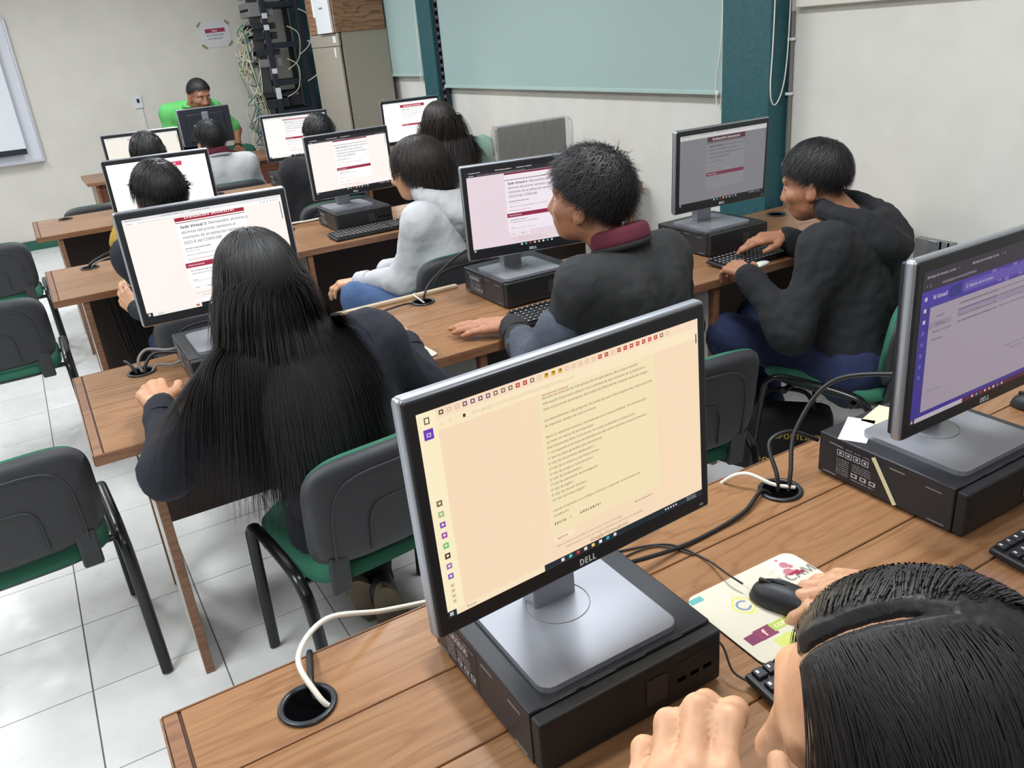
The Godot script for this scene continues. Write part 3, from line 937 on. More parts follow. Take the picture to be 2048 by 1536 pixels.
func cabinet_and_rack() -> void:
	var t := thing("steel_cabinet", "tall beige steel cabinet against the window wall", "cabinet", Vector3(2.68, 0, -7.3))
	inst("carcass", boxmesh(Vector3(0.40, 1.65, 0.70), 0.004), M["cabinet"], t, Vector3(0.02, 0.825, 0))
	inst("header", boxmesh(Vector3(0.02, 0.10, 0.71), 0.004), M["cabinet"], t, Vector3(-0.205, 1.598, 0))
	for s in [-1, 1]: inst("door", boxmesh(Vector3(0.018, 1.50, 0.346), 0.004), M["cabinet"], t, Vector3(-0.205, 0.795, s * 0.175))
	inst("handle", boxmesh(Vector3(0.02, 0.12, 0.02), 0.005), M["bright_metal"], t, Vector3(-0.22, 0.85, 0.02))
	inst("sticker", boxmesh(Vector3(0.001, 0.05, 0.07)), M["label_white"], t, Vector3(-0.2162, 1.60, 0.27))
	inst("sticker", boxmesh(Vector3(0.001, 0.07, 0.04)), M["label_white"], t, Vector3(-0.2162, 1.50, 0.25))
	for p in [Vector3(0.1, 1.1, 0.352), Vector3(0.14, 0.95, 0.352), Vector3(-0.13, 0.98, 0.352)]: inst("paint_chip", boxmesh(Vector3(0.008, 0.01, 0.001)), M["label_white"], t, p)
	t = thing("plywood_box", "brown plywood box on top of the steel cabinet", "box", Vector3(2.672, 1.651, -7.28))
	inst("side_board", boxmesh(Vector3(0.43, 0.55, 0.018), 0.002), M["plywood"], t, Vector3(0, 0.275, 0.33))
	inst("side_board", boxmesh(Vector3(0.43, 0.55, 0.018), 0.002), M["plywood"], t, Vector3(0, 0.275, -0.33))
	inst("front_board", boxmesh(Vector3(0.018, 0.55, 0.64), 0.002), M["plywood"], t, Vector3(-0.206, 0.275, 0))
	inst("back_board", boxmesh(Vector3(0.018, 0.55, 0.64), 0.002), M["plywood"], t, Vector3(0.206, 0.275, 0))
	inst("lid", boxmesh(Vector3(0.43, 0.018, 0.68), 0.002), M["plywood"], t, Vector3(0, 0.559, 0))
	t = thing("white_carton", "white cardboard carton beside the plywood box on the cabinet", "carton", Vector3(2.443, 1.651, -7.19))
	inst("panel", boxmesh(Vector3(0.02, 0.42, 0.36), 0.003), M["label_white"], t, Vector3(-0.0005, 0.21, 0.04))
	inst("flap", boxmesh(Vector3(0.008, 0.22, 0.06), 0.002), M["white"], t, Vector3(-0.002, 0.24, -0.17))
	inst("hand_slot", boxmesh(Vector3(0.001, 0.014, 0.09)), M["device_grey"], t, Vector3(-0.011, 0.19, 0.03))
	# open rack of network gear
	t = thing("network_rack", "open black network rack with tangled cables by the front wall", "rack", Vector3(2.42, 0, -8.58))
	for x in [-0.13, 0.20]:
		for z in [-0.22, 0.22]: inst("post", boxmesh(Vector3(0.05, 2.25, 0.04), 0.004), M["rack"], t, Vector3(x, 1.125, z))
	for y in [0.35, 0.72, 1.0, 1.27, 1.6, 1.95]: inst("shelf", boxmesh(Vector3(0.36, 0.05, 0.46), 0.004), M["rack"], t, Vector3(0.035, y, 0))
	inst("foot_rail", boxmesh(Vector3(0.5, 0.06, 0.46), 0.005), M["rack"], t, Vector3(0.03, 0.03, 0))
	var devn := ["dark device at the foot of the rack's cable side", "slim grey device just above the lowest dark device", "tall dark device above the rack's lower shelf", "slim dark device on top of the tall dark one", "grey device in the middle of the cable rack", "slim dark device above the middle grey one", "dark switch under the cream cable bundle", "slim dark switch among the cream cables", "grey patch panel above the cream cables", "grey power strip box topping the cable rack"]
	var devs := [[0.76, 0.09, "device"], [0.84, 0.05, "device_grey"], [1.05, 0.1, "device"], [1.13, 0.045, "device"], [1.42, 0.07, "device_grey"], [1.52, 0.05, "device"], [1.66, 0.06, "device"], [1.75, 0.05, "device"], [1.86, 0.12, "device_grey"], [2.02, 0.14, "device_grey"]]
	for d in devs:
		var dv := thing("network_switch", devn[devs.find(d)], "network device", Vector3(2.28, d[0], -8.56), 0, "devices in the network rack")
		inst("case", boxmesh(Vector3(0.22, d[1], 0.36), 0.004), M[d[2]], dv, Vector3(0, d[1] / 2, 0))
		for k in 6: inst("port", boxmesh(Vector3(0.004, minf(0.02, d[1] * 0.5), 0.03)), M["hole"], dv, Vector3(-0.111, d[1] / 2, -0.13 + k * 0.05))
	for y in [1.05, 0.76]:
		var bx := thing("power_unit", "black power unit on the %s shelf of the cable rack" % ("middle" if y > 1.0 else "lower"), "power unit", Vector3(2.47, y - 0.005, -8.55), 0, "power units in the network rack")
		inst("case", boxmesh(Vector3(0.16, 0.15, 0.22), 0.01), M["device"], bx, Vector3(0, 0.075, 0))
		inst("button", boxmesh(Vector3(0.02, 0.02, 0.004)), M["device_grey"], bx, Vector3(0.03, 0.11, 0.111))
	for p in [Vector2(1.86, 0.0), Vector2(1.76, 0.0), Vector2(1.38, 0.0), Vector2(1.18, 0.0)]:
		inst("label", boxmesh(Vector3(0.05, 0.045 if p.x > 1.3 else 0.1, 0.001)), M["label_white"], t, Vector3(-0.13, p.x, 0.2407))
	var mats := ["cable_cream", "cable_cream", "cable_white", "cable_green", "cable_cream", "cable_blue"]
	for i in 34:
		var b := MB.new()
		var y0 := rng.randf_range(1.5, 1.85) if i < 20 else rng.randf_range(0.8, 1.3)
		var out := rng.randf_range(0.06, 0.16)
		var pts := [Vector3(-0.25, y0, rng.randf_range(-0.12, 0.2))]
		for k in 4:
			pts.append(Vector3(-0.25 - out * rng.randf_range(0.5, 1.0), y0 - (k + 1) * rng.randf_range(0.03, 0.1), rng.randf_range(-0.15, 0.28)))
		if i % 3 == 0: pts.append(Vector3(-0.2, 0.55 + rng.randf() * 0.3, 0.2))
		else: pts.append(Vector3(-0.24, y0 - rng.randf_range(0.02, 0.4), rng.randf_range(-0.1, 0.2)))
		b.tube(curve(pts, 5), 0.0045, 6)
		obj("patch_cable", b, M[mats[i % 6] if i < 20 else mats[(i * 5) % 6]], t)
	inst("side_panel", boxmesh(Vector3(0.012, 1.8, 0.36), 0.002), M["rack"], t, Vector3(-0.16, 1.15, -0.02))
	inst("rear_panel", boxmesh(Vector3(0.30, 0.9, 0.01), 0.002), M["rack"], t, Vector3(0.03, 0.6, -0.235))
	for i in 4:
		var b := MB.new()
		var x0 := rng.randf_range(0.0, 0.25)
		b.tube(curve([Vector3(x0, 1.9 - i * 0.14, 0.24), Vector3(x0 + 0.08, 1.82 - i * 0.14, 0.3), Vector3(x0 + 0.05, 1.6 - i * 0.13, 0.28), Vector3(x0 - 0.06, 1.5 - i * 0.12, 0.24)], 5), 0.0045, 6)
		obj("patch_cable", b, M["cable_cream" if i % 2 else "cable_white"], t)

# ------------------------------------------------------------------ desks and chairs
func desk(label: String, zb: float, depth: float, tone: int) -> Node3D:
	var t := thing("long_desk", label, "desk", Vector3((ROW_L + ROW_R) / 2, 0, zb + depth / 2))
	var L := ROW_R - ROW_L
	var th := 0.028
	var g := 0.0025
	var cuts := [0.0, 0.153, 0.30, 0.446, depth - 0.002]
	inst("core", boxmesh(Vector3(L - 0.004, th - 0.004, depth - 0.004)), M["groove"], t, Vector3(0, TY - th / 2 - 0.002, 0))
	for i in 4:
		var w: float = cuts[i + 1] - cuts[i] - g
		var b := MB.new()
		b.rbox(Vector3(0.012, TY - 0.005, -depth / 2 + cuts[i] + w / 2 + g / 2), Vector3(L - 0.026, 0.010, w), 0.0022)
		obj("plank", b, M["wood%d" % ((tone + i) % 3)], t)
	inst("end_strip", boxmesh(Vector3(0.02, 0.010, depth - 0.002), 0.0022), M["wood_edge"], t, Vector3(-L / 2 + 0.011, TY - 0.005, 0))
	inst("front_edge", boxmesh(Vector3(L, th, 0.003), 0.001), M["wood_edge"], t, Vector3(0, TY - th / 2, depth / 2 + 0.0015))
	inst("back_edge", boxmesh(Vector3(L, th, 0.003), 0.001), M["wood_edge"], t, Vector3(0, TY - th / 2, -depth / 2 - 0.0015))
	for s in [-1, 1]: inst("side_edge", boxmesh(Vector3(0.003, th, depth), 0.001), M["wood_edge"], t, Vector3(s * (L / 2 + 0.0015), TY - th / 2, 0))
	for x in [0.073, 1.013, 1.93, 2.85]:
		var lx: float = x - (ROW_L + ROW_R) / 2
		inst("leg_panel", boxmesh(Vector3(0.018, TY - th, 0.30)), M["leg_side"], t, Vector3(lx - 0.002, (TY - th) / 2, depth / 2 - 0.19))
		inst("leg_post", boxmesh(Vector3(0.024, TY - th, 0.03), 0.002), M["wood_edge"], t, Vector3(lx, (TY - th) / 2, depth / 2 - 0.022))
		inst("leg_post", boxmesh(Vector3(0.024, TY - th, 0.05), 0.002), M["wood_edge"], t, Vector3(lx, (TY - th) / 2, -depth / 2 + 0.09))
	inst("modesty_panel", boxmesh(Vector3(2.79, 0.46, 0.015)), M["dark_panel"], t, Vector3(0.022, TY - th - 0.235, -depth / 2 + 0.12))
	for x in [0.14, 1.06, 2.755]:
		var b := MB.new()
		b.xf.origin = Vector3(x - (ROW_L + ROW_R) / 2, TY, -depth / 2 + 0.10)
		b.lathe([Vector2(0.040, 0), Vector2(0.0415, 0.003), Vector2(0.039, 0.006), Vector2(0.034, 0.0055), Vector2(0.032, 0.002), Vector2(0.0315, -0.02)], 32)
		var gr := obj("grommet", b, M["grommet_ring"], t)
		b = MB.new()
		b.xf.origin = Vector3(x - (ROW_L + ROW_R) / 2, TY, -depth / 2 + 0.10)
		b.lathe([Vector2(0.0, 0.0006), Vector2(0.0335, 0.0006)], 32)
		obj("opening", b, M["hole"], gr)
	return t

func teacher_desk() -> void:
	var t := thing("teacher_desk", "brown wooden teacher's desk with a closed front panel", "desk", Vector3(1.21, 0, -7.74))
	inst("top", boxmesh(Vector3(1.62, 0.028, 0.62), 0.004), M["wood_edge"], t, Vector3(0, TY - 0.014, 0))
	inst("front_panel", boxmesh(Vector3(1.50, 0.56, 0.016), 0.002), M["desk_panel"], t, Vector3(0.02, TY - 0.31, 0.24))
	for s in [-1, 1]: inst("side_panel", boxmesh(Vector3(0.024, TY - 0.03, 0.54), 0.002), M["wood_edge"], t, Vector3(s * 0.74, (TY - 0.03) / 2, 0))
	inst("drawer", boxmesh(Vector3(0.36, 0.14, 0.4), 0.003), M["desk_panel"], t, Vector3(0.5, TY - 0.11, -0.05))

func chair(label: String, x: float, z: float, turn: float, group := "green padded visitor chairs") -> Node3D:
	if not meshes.has("chair_back"):
		var b := MB.new()
		var back := Transform3D(Basis(Vector3.RIGHT, 0.14), Vector3(0, 0.605, 0.205))
		b.xf = back
		b.pillow(0.44, 0.29, 0.040, 0.004, 5.0, 0.35, 4.0)
		meshes["chair_back"] = b.mesh()
		b = MB.new()
		b.xf = back.translated_local(Vector3(0, -0.004, 0.004))
		b.pillow(0.452, 0.292, 0.0, 0.022, 5.0, 0.35, 9.0)
		meshes["chair_shell"] = b.mesh()
		b = MB.new()
		b.xf = back
		var pts := []
		for i in 25:
			var a := PI * i / 24.0
			var cx := signf(cos(a)) * pow(absf(cos(a)), 0.45) * 0.172
			var cy := -0.10 + pow(absf(sin(a)), 0.45) * 0.20
			pts.append(Vector3(-cx, cy, 0.0255 - 0.35 * cx * cx))
		pts.push_front(Vector3(-0.172, -0.135, 0.0255 - 0.35 * 0.0296)); pts.append(Vector3(0.172, -0.135, 0.0255 - 0.35 * 0.0296))
		b.tube(pts, 0.0035, 6)
		pts = []
		for i in 13:
			var a := PI * i / 12.0
			pts.append(Vector3(-signf(cos(a)) * pow(absf(cos(a)), 0.4) * 0.085, -0.12 + pow(absf(sin(a)), 0.4) * 0.13, 0.0255))
		b.tube(pts, 0.003, 6)
		meshes["chair_ridge"] = b.mesh()
		b = MB.new()
		b.xf = back.translated_local(Vector3(0, -0.165, 0.008))
		b.rbox(Vector3.ZERO, Vector3(0.05, 0.11, 0.018), 0.007)
		meshes["chair_flange"] = b.mesh()
		b = MB.new()
		b.xf = Transform3D(Basis(Vector3.RIGHT, -PI / 2 + 0.05), Vector3(0, 0.425, -0.02))
		b.pillow(0.45, 0.42, 0.004, 0.045, 5.0, 0.0, 4.0)
		meshes["chair_seat"] = b.mesh()
		b = MB.new()
		b.xf = Transform3D(Basis(Vector3.RIGHT, -PI / 2 + 0.05), Vector3(0, 0.422, -0.02))
		b.pillow(0.44, 0.41, 0.022, 0.0, 5.0, 0.0, 9.0)
		meshes["chair_pan"] = b.mesh()
		b = MB.new()
		b.tube(curve([Vector3(0.005, 0.005, -0.235), Vector3(0.002, 0.36, -0.19), Vector3(0.0, 0.435, -0.165), Vector3(0, 0.455, -0.10), Vector3(0, 0.445, 0.08), Vector3(0, 0.42, 0.145), Vector3(0.002, 0.34, 0.175), Vector3(0.004, 0.005, 0.215)], 6), 0.0155, 10, 0.6, true, Vector3.RIGHT)
		meshes["chair_side"] = b.mesh()
		b = MB.new()
		b.tube(curve([Vector3(0, 0.40, -0.05), Vector3(0, 0.395, 0.12), Vector3(0, 0.40, 0.165), Vector3(0, 0.44, 0.180), Vector3(0, 0.50, 0.182)], 6), 0.009, 8, 0.7)
		meshes["chair_bracket"] = b.mesh()
		b = MB.new()
		b.tube([Vector3(-0.235, 0.40, 0), Vector3(0.235, 0.40, 0)], 0.010, 8)
		meshes["chair_bar"] = b.mesh()
	var t := thing("visitor_chair", label, "chair", Vector3(x, 0, z), turn, group)
	inst("backrest_cushion", meshes["chair_back"], M["green_cloth"], t)
	var sh := inst("backrest_shell", meshes["chair_shell"], M["shell"], t)
	inst("ridge", meshes["chair_ridge"], M["shell"], sh)
	for s in [-1, 1]: inst("flange", meshes["chair_flange"], M["shell"], sh, Vector3(s * 0.165, 0, 0))
	inst("seat_cushion", meshes["chair_seat"], M["green_cloth"], t)
	inst("seat_pan", meshes["chair_pan"], M["shell"], t)
	for s in [-1, 1]:
		var f := inst("side_frame", meshes["chair_side"], M["chair_tube"], t, Vector3(s * 0.245, 0, 0))
		if s < 0: f.rotation.y = 0.0
		inst("back_bracket", meshes["chair_bracket"], M["chair_tube"], t, Vector3(s * 0.165, 0, 0))
	for zz in [-0.12, 0.1]: inst("cross_bar", meshes["chair_bar"], M["chair_tube"], t, Vector3(0, 0, zz))
	return t

# ------------------------------------------------------------------ computers
const MW := 0.44
const MH := 0.302
func monitor(label: String, c: Vector3, yaw: float, tilt: float, base: Vector2, by: float, scr: Image, glow: float, lum := Color(1, 0.97, 0.93), reversed := false) -> void:
	var t := thing("monitor", label, "monitor", Vector3(base.x, by, base.y), 0, "desktop monitors")
	if not meshes.has("mon_rim"):
		var b := MB.new(); b.rbox(Vector3(0, 0, -0.012), Vector3(MW, MH, 0.022), 0.0085); meshes["mon_rim"] = b.mesh()
		b = MB.new(); b.rbox(Vector3(0, 0, -0.004), Vector3(MW - 0.008, MH - 0.008, 0.010), 0.004); meshes["mon_bezel"] = b.mesh()
		b = MB.new(); b.rbox(Vector3(0, 0, -0.026), Vector3(MW - 0.012, MH - 0.012, 0.010), 0.0045)
		b.rbox(Vector3(0, -0.01, -0.036), Vector3(MW * 0.72, MH * 0.74, 0.018), 0.008); meshes["mon_back"] = b.mesh()
		b = MB.new(); b.quad(Vector3(-0.202, -0.124, 0.0013), Vector3(0.202, -0.124, 0.0013), Vector3(0.202, 0.130, 0.0013), Vector3(-0.202, 0.130, 0.0013)); meshes["mon_screen"] = b.mesh()
		b = MB.new()
		b.prism(PackedVector2Array(_round_rect(0.216, 0.204, 0.018)), 0.0, 0.009); meshes["mon_base"] = b.mesh()
		b = MB.new()
		b.xf.origin = Vector3(0, 0.0094, -0.03)
		b.lathe([Vector2(0.0448, 0), Vector2(0.0448, 0.0006), Vector2(0.0456, 0.0006), Vector2(0.0456, 0)], 40); meshes["mon_disc"] = b.mesh()
		var tm := TextMesh.new()
		var f := SystemFont.new(); f.font_names = PackedStringArray(["Droid Sans"]); f.font_weight = 700
		tm.font = f; tm.text = "DELL"; tm.font_size = 16; tm.pixel_size = 0.00072; tm.depth = 0.0006
		meshes["mon_text"] = tm
	inst("base_plate", meshes["mon_base"], M["base_silver"], t).rotation.y = PI if reversed else 0.0
	inst("swivel_line", meshes["mon_disc"], M["cable_grey"], t)
	# the panel hangs on the neck
	var p := Node3D.new()
	p.name = "panel"
	t.add_child(p)
	p.position = c - t.position
	p.rotation = Vector3(tilt, yaw, 0)
	var back := p.transform * Vector3(0, -0.02, -0.04)
	var top := back.y + 0.05
	var nz := -0.052 if not reversed else 0.052
	var b := MB.new()
	b.rbox(Vector3(0, top / 2 + 0.005, nz), Vector3(0.07, top, 0.034), 0.004)
	obj("neck", b, M["neck_silver"], t)
	b = MB.new()
	var q := Vector3(0, top - 0.03, nz)
	b.tube([q, q.lerp(back, 0.5), back], 0.024, 10)
	obj("pivot", b, M["bezel_back"], t)
	inst("rim", meshes["mon_rim"], M["silver"], p)
	inst("bezel", meshes["mon_bezel"], M["bezel"], p)
	inst("back_cover", meshes["mon_back"], M["bezel_back"], p)
	if reversed:
		inst("arm_plate", boxmesh(Vector3(0.055, 0.15, 0.012), 0.005), M["neck_silver"], p, Vector3(0, 0.04, -0.05))
		inst("asset_label", boxmesh(Vector3(0.07, 0.032, 0.001)), M["label_white"], p, Vector3(0.07, 0.0, -0.0456))
	inst("lettering", meshes["mon_text"], M["label_white"], p, Vector3(0, -0.1365, 0.0016))
	inst("power_button", boxmesh(Vector3(0.006, 0.003, 0.001)), M["bright_metal"], p, Vector3(0.2, -0.138, 0.0014))
	var sm := mat("screen", Color8(16, 16, 18), 0.35)
	if scr:
		sm.emission_enabled = true
		sm.emission_texture = tex(scr)
		sm.emission_energy_multiplier = glow
	inst("screen", meshes["mon_screen"], sm, p)
	if scr:
		var l := AreaLight3D.new()
		l.name = "screen_light"
		l.area_size = Vector2(0.40, 0.25)
		l.light_energy = 0.045 * glow
		l.light_color = lum
		l.shadow_enabled = true
		p.add_child(l)
		l.rotation.y = PI
		l.position = Vector3(0, 0, 0.004)

func _round_rect(w: float, d: float, r: float) -> Array:
	var out := []
	for k in 4:
		var cx := (w / 2 - r) * (1 if k in [0, 3] else -1)
		var cz := (d / 2 - r) * (1 if k in [0, 1] else -1)
		for i in 6:
			var a := PI / 2 * (k + i / 5.0)
			out.append(Vector2(cx + r * cos(a), cz + r * sin(a)))
	return out

func pc_textures() -> void:
	var im := Image.create(256, 128, false, Image.FORMAT_RGB8)
	im.fill(rgb(30, 31, 34))
	for y in 16:
		for x in 32:
			var ox := x * 8 + (4 if y % 2 else 0)
			for py in 5:
				for px in 5:
					if absi(px - 2) + absi(py - 2) < 4: im.set_pixel((ox + px) % 256, y * 8 + py, rgb(6, 6, 7))
	var m := mat("grille", Color.WHITE, 0.45)
	m.albedo_texture = tex(im)
	im = Image.create(256, 192, false, Image.FORMAT_RGB8)
	im.fill(rgb(34, 35, 40))
	var w := rgb(190, 192, 198)
	for i in 5: greek(im, 10 + i * 48, 14, 36, 6, w)
	for i in 4:
		rect(im, 10 + i * 46, 34, 38, 34, w); rect(im, 14 + i * 46, 38, 30, 26, rgb(34, 35, 40)); rect(im, 22 + i * 46, 44, 14, 14, w)
	for i in 8: greek(im, 10, 84 + i * 12, 70, 5, w)
	for i in 4: greek(im, 100, 84 + i * 12, 100, 5, w)
	for i in 3:
		rect(im, 96 + i * 50, 138, 34, 24, w); rect(im, 102 + i * 50, 143, 20, 13, rgb(34, 35, 40))
	greek(im, 96, 172, 130, 6, w)
	m = mat("pc_print", Color.WHITE, 0.45)
	m.albedo_texture = tex(im)

const PW := 0.288
const PH := 0.088
const PD := 0.298
func computer(label: String, xl: float, zf: float, turn := 0.0) -> void:
	var t := thing("desktop_computer", label, "computer", Vector3(xl + PW / 2, TY, zf - PD / 2), turn, "small desktop computers")
	if not meshes.has("pc_body"):
		var b := MB.new(); b.rbox(Vector3(0, PH / 2 + 0.003, -0.0105), Vector3(PW, PH - 0.004, PD - 0.023), 0.003); meshes["pc_body"] = b.mesh()
		b = MB.new(); b.rbox(Vector3(0, PH / 2 + 0.002, PD / 2 - 0.0105), Vector3(PW - 0.001, PH - 0.007, 0.021), 0.004); meshes["pc_bezel"] = b.mesh()
		b = MB.new(); b.quad(Vector3(-0.13, 0.012, PD / 2 + 0.0002), Vector3(0.01, 0.012, PD / 2 + 0.0002), Vector3(0.01, 0.078, PD / 2 + 0.0002), Vector3(-0.13, 0.078, PD / 2 + 0.0002)); meshes["pc_grille"] = b.mesh()
		b = MB.new(); b.quad(Vector3(-PW / 2 - 0.0003, 0.012, -0.11), Vector3(-PW / 2 - 0.0003, 0.012, -0.01), Vector3(-PW / 2 - 0.0003, 0.08, -0.01), Vector3(-PW / 2 - 0.0003, 0.08, -0.11)); meshes["pc_label"] = b.mesh()
	inst("case", meshes["pc_body"], M["pc_case"], t)
	var f := inst("front_bezel", meshes["pc_bezel"], M["pc_front"], t)
	inst("grille", meshes["pc_grille"], M["grille"], f)
	inst("badge", boxmesh(Vector3(0.034, 0.040, 0.002), 0.0008), M["badge"], f, Vector3(0.033, 0.045, PD / 2 + 0.0005))
	inst("drive_slot", boxmesh(Vector3(0.07, 0.008, 0.001)), M["key_base"], f, Vector3(0.098, 0.066, PD / 2))
	for i in 3: inst("usb_port", boxmesh(Vector3(0.014, 0.006, 0.001)), M["hole"], f, Vector3(0.075 + i * 0.022, 0.04, PD / 2))
	inst("side_print", meshes["pc_label"], M["pc_print"], t)
	for i in 4: inst("metal_strip", boxmesh(Vector3(0.05 if i < 2 else 0.02, 0.0015, 0.0025)), M["bright_metal"], t, Vector3(-0.10 + i * 0.062, PH - 0.0015, PD / 2 - 0.0235))
	for s in [Vector2(-0.11, 0.075), Vector2(0.02, 0.075), Vector2(0.09, 0.07), Vector2(-0.12, 0.012), Vector2(0.1, 0.012)]:
		inst("side_slot", boxmesh(Vector3(0.001, 0.002, 0.03)), M["cable_grey"], t, Vector3(-PW / 2 - 0.0004, s.y, s.x))
	for x in [-1, 1]:
		for z in [-1, 1]: inst("foot", boxmesh(Vector3(0.02, 0.004, 0.02)), M["rubber"], t, Vector3(x * 0.12, 0.002, z * 0.12))

func keyboard(label: String, x: float, z: float, turn: float, each: bool) -> void:
	var t := thing("keyboard", label, "keyboard", Vector3(x, TY, z), turn, "black computer keyboards")
	var b := MB.new()
	b.xf = Transform3D(Basis(Vector3.RIGHT, 0.06), Vector3(0, 0.011, 0))
	b.rbox(Vector3.ZERO, Vector3(0.442, 0.012, 0.127), 0.004)
	obj("base", b, M["key_base"], t)
	var all := MB.new()
	if not meshes.has("legend"):
		pass
	var slope := Transform3D(Basis(Vector3.RIGHT, 0.06), Vector3(0, 0.011, 0))
	for r in 6:
		var zc := -0.052 + r * 0.0195 + (0.004 if r > 0 else 0.0)
		var xx := -0.212
		while xx < 0.205:
			var w := 0.0165
			if r == 5 and xx > -0.13 and xx < -0.05: w = 0.10
			if r in [2, 3, 4] and xx < -0.2: w = 0.024
			if (xx > 0.058 and xx < 0.07) or (xx > 0.128 and xx < 0.14): xx += 0.008
			var pos := slope * Vector3(xx + w / 2, 0.0085, zc)
			if each:
				var k := inst("key", boxmesh(Vector3(w, 0.007, 0.0165), 0.0018), M["key"], t, pos)
				k.rotation.x = 0.06
			else:
				all.xf = Transform3D(Basis(Vector3.RIGHT, 0.06), pos)
				all.box(Vector3.ZERO, Vector3(w, 0.007, 0.0155))
				all.xf = Transform3D()
			xx += w + 0.0025
	if not each:
		var o := obj("keys", all, M["key"], t)
		o.set_meta("kind", "stuff")
	# printed legends
	var lg := MB.new()
	lg.xf = slope
	for r in 6:
		var zc := -0.052 + r * 0.0195 + (0.004 if r > 0 else 0.0)
		for k in 21:
			var lx := -0.206 + k * 0.0196
			var s := rng.randf_range(0.0022, 0.0036)
			lg.quad(Vector3(lx - s, 0.01225, zc + 0.001), Vector3(lx + s * 0.3, 0.01225, zc + 0.001), Vector3(lx + s * 0.3, 0.01225, zc - 0.004), Vector3(lx - s, 0.01225, zc - 0.004))
	var lo := obj("legends", lg, M["label_white"], t)
	lo.set_meta("kind", "stuff")

func mouse(label: String, x: float, z: float, turn: float, lift := 0.0) -> void:
	var t := thing("mouse", label, "mouse", Vector3(x, TY + lift, z), turn, "computer mice")
	var b := MB.new()
	b.xf = Transform3D(Basis(Vector3.RIGHT, -PI / 2), Vector3(0, 0.004, 0))
	b.pillow(0.058, 0.102, 0.003, 0.030, 2.6, 0.0, 2.2)
	obj("shell", b, M["key"], t)
	inst("wheel", boxmesh(Vector3(0.007, 0.012, 0.022), 0.003), M["rubber"], t, Vector3(0, 0.028, -0.028))
	inst("button_line", boxmesh(Vector3(0.001, 0.002, 0.03)), M["hole"], t, Vector3(0, 0.0335, -0.012))

func cable(label: String, pts: Array, r: float, m: String, group := "") -> void:
	var o := Vector3(pts[0].x, TY, pts[0].z)
	var t := thing("cable", label, "cable", o, 0, group)
	var b := MB.new()
	b.xf.origin = -o
	b.tube(curve(pts, 8), r, 8)
	obj("lead", b, M[m], t)

# ------------------------------------------------------------------ people
func dir_of(yaw: float) -> Vector3:
	return Vector3(-sin(yaw), 0, -cos(yaw))

func head_basis(yaw: float, pitch: float, roll: float) -> Basis:
	return Basis.from_euler(Vector3(pitch, yaw, roll), EULER_ORDER_YXZ)

func elbow_of(sh: Vector3, wr: Vector3, la: float, lb: float, hint: Vector3) -> Vector3:
	var d := wr - sh
	var l := clampf(d.length(), 0.02, (la + lb) * 0.999)
	var u := d.normalized()
	var a := (la * la - lb * lb + l * l) / (2 * l)
	var h := sqrt(maxf(la * la - a * a, 0.0))
	var side := (hint - u * hint.dot(u)).normalized()
	return sh + u * a + side * h

# five separate fingers and a thumb, as capsules; f along the fingers, d out of the back of the hand, side +1 right hand
func hand_bones(w: Vector3, f: Vector3, d: Vector3, side: float, curls: Array, spread := 0.1, k := 1.0, thumb := 0.5) -> Array:
	f = f.normalized()
	d = (d - f * d.dot(f)).normalized()
	var t := f.cross(d) * -side          # towards the thumb
	var out := []
	var mx := [0.029, 0.009, -0.011, -0.029]
	var mf := [0.088, 0.092, 0.086, 0.076]
	var ln := [[0.041, 0.025, 0.019], [0.045, 0.029, 0.020], [0.041, 0.027, 0.019], [0.031, 0.020, 0.017]]
	var rr := [0.0092, 0.0096, 0.009, 0.0078]
	for i in 4:
		var m: Vector3 = w + (t * mx[i] + f * mf[i] + d * (0.004 if i in [1, 2] else 0.0)) * k
		out.append([w + t * mx[i] * 0.55 * k + f * 0.008 * k, m, 0.0155 * k, 0.0125 * k])
		var dirn := (f + t * (1.5 - i) * spread).normalized()
		var axis := dirn.cross(d).normalized()
		var p := m
		var r: float = rr[i] * k
		for j in 3:
			dirn = dirn.rotated(axis, -curls[i + 1] * [0.9, 1.2, 0.8][j])
			var q: Vector3 = p + dirn * ln[i][j] * k
			out.append([p, q, r * (1.0 - 0.07 * j), r * (0.93 - 0.07 * j)])
			p = q
	# the thumb leaves the side of the palm near its base
	var th := (f * 0.62 + t * 0.75 - d * 0.25).normalized()
	var b0 := w + (t * 0.020 + f * 0.018) * k
	var b1 := b0 + th * 0.040 * k
	var th2 := th.lerp(f, thumb).normalized()
	var b2 := b1 + th2 * 0.032 * k
	var b3: Vector3 = b2 + (th2 - d * curls[0] * 0.5 - t * curls[0]).normalized() * 0.026 * k
	out.append([b0, b1, 0.0145 * k, 0.012 * k]); out.append([b1, b2, 0.0112 * k, 0.010 * k]); out.append([b2, b3, 0.010 * k, 0.0075 * k])
	return out

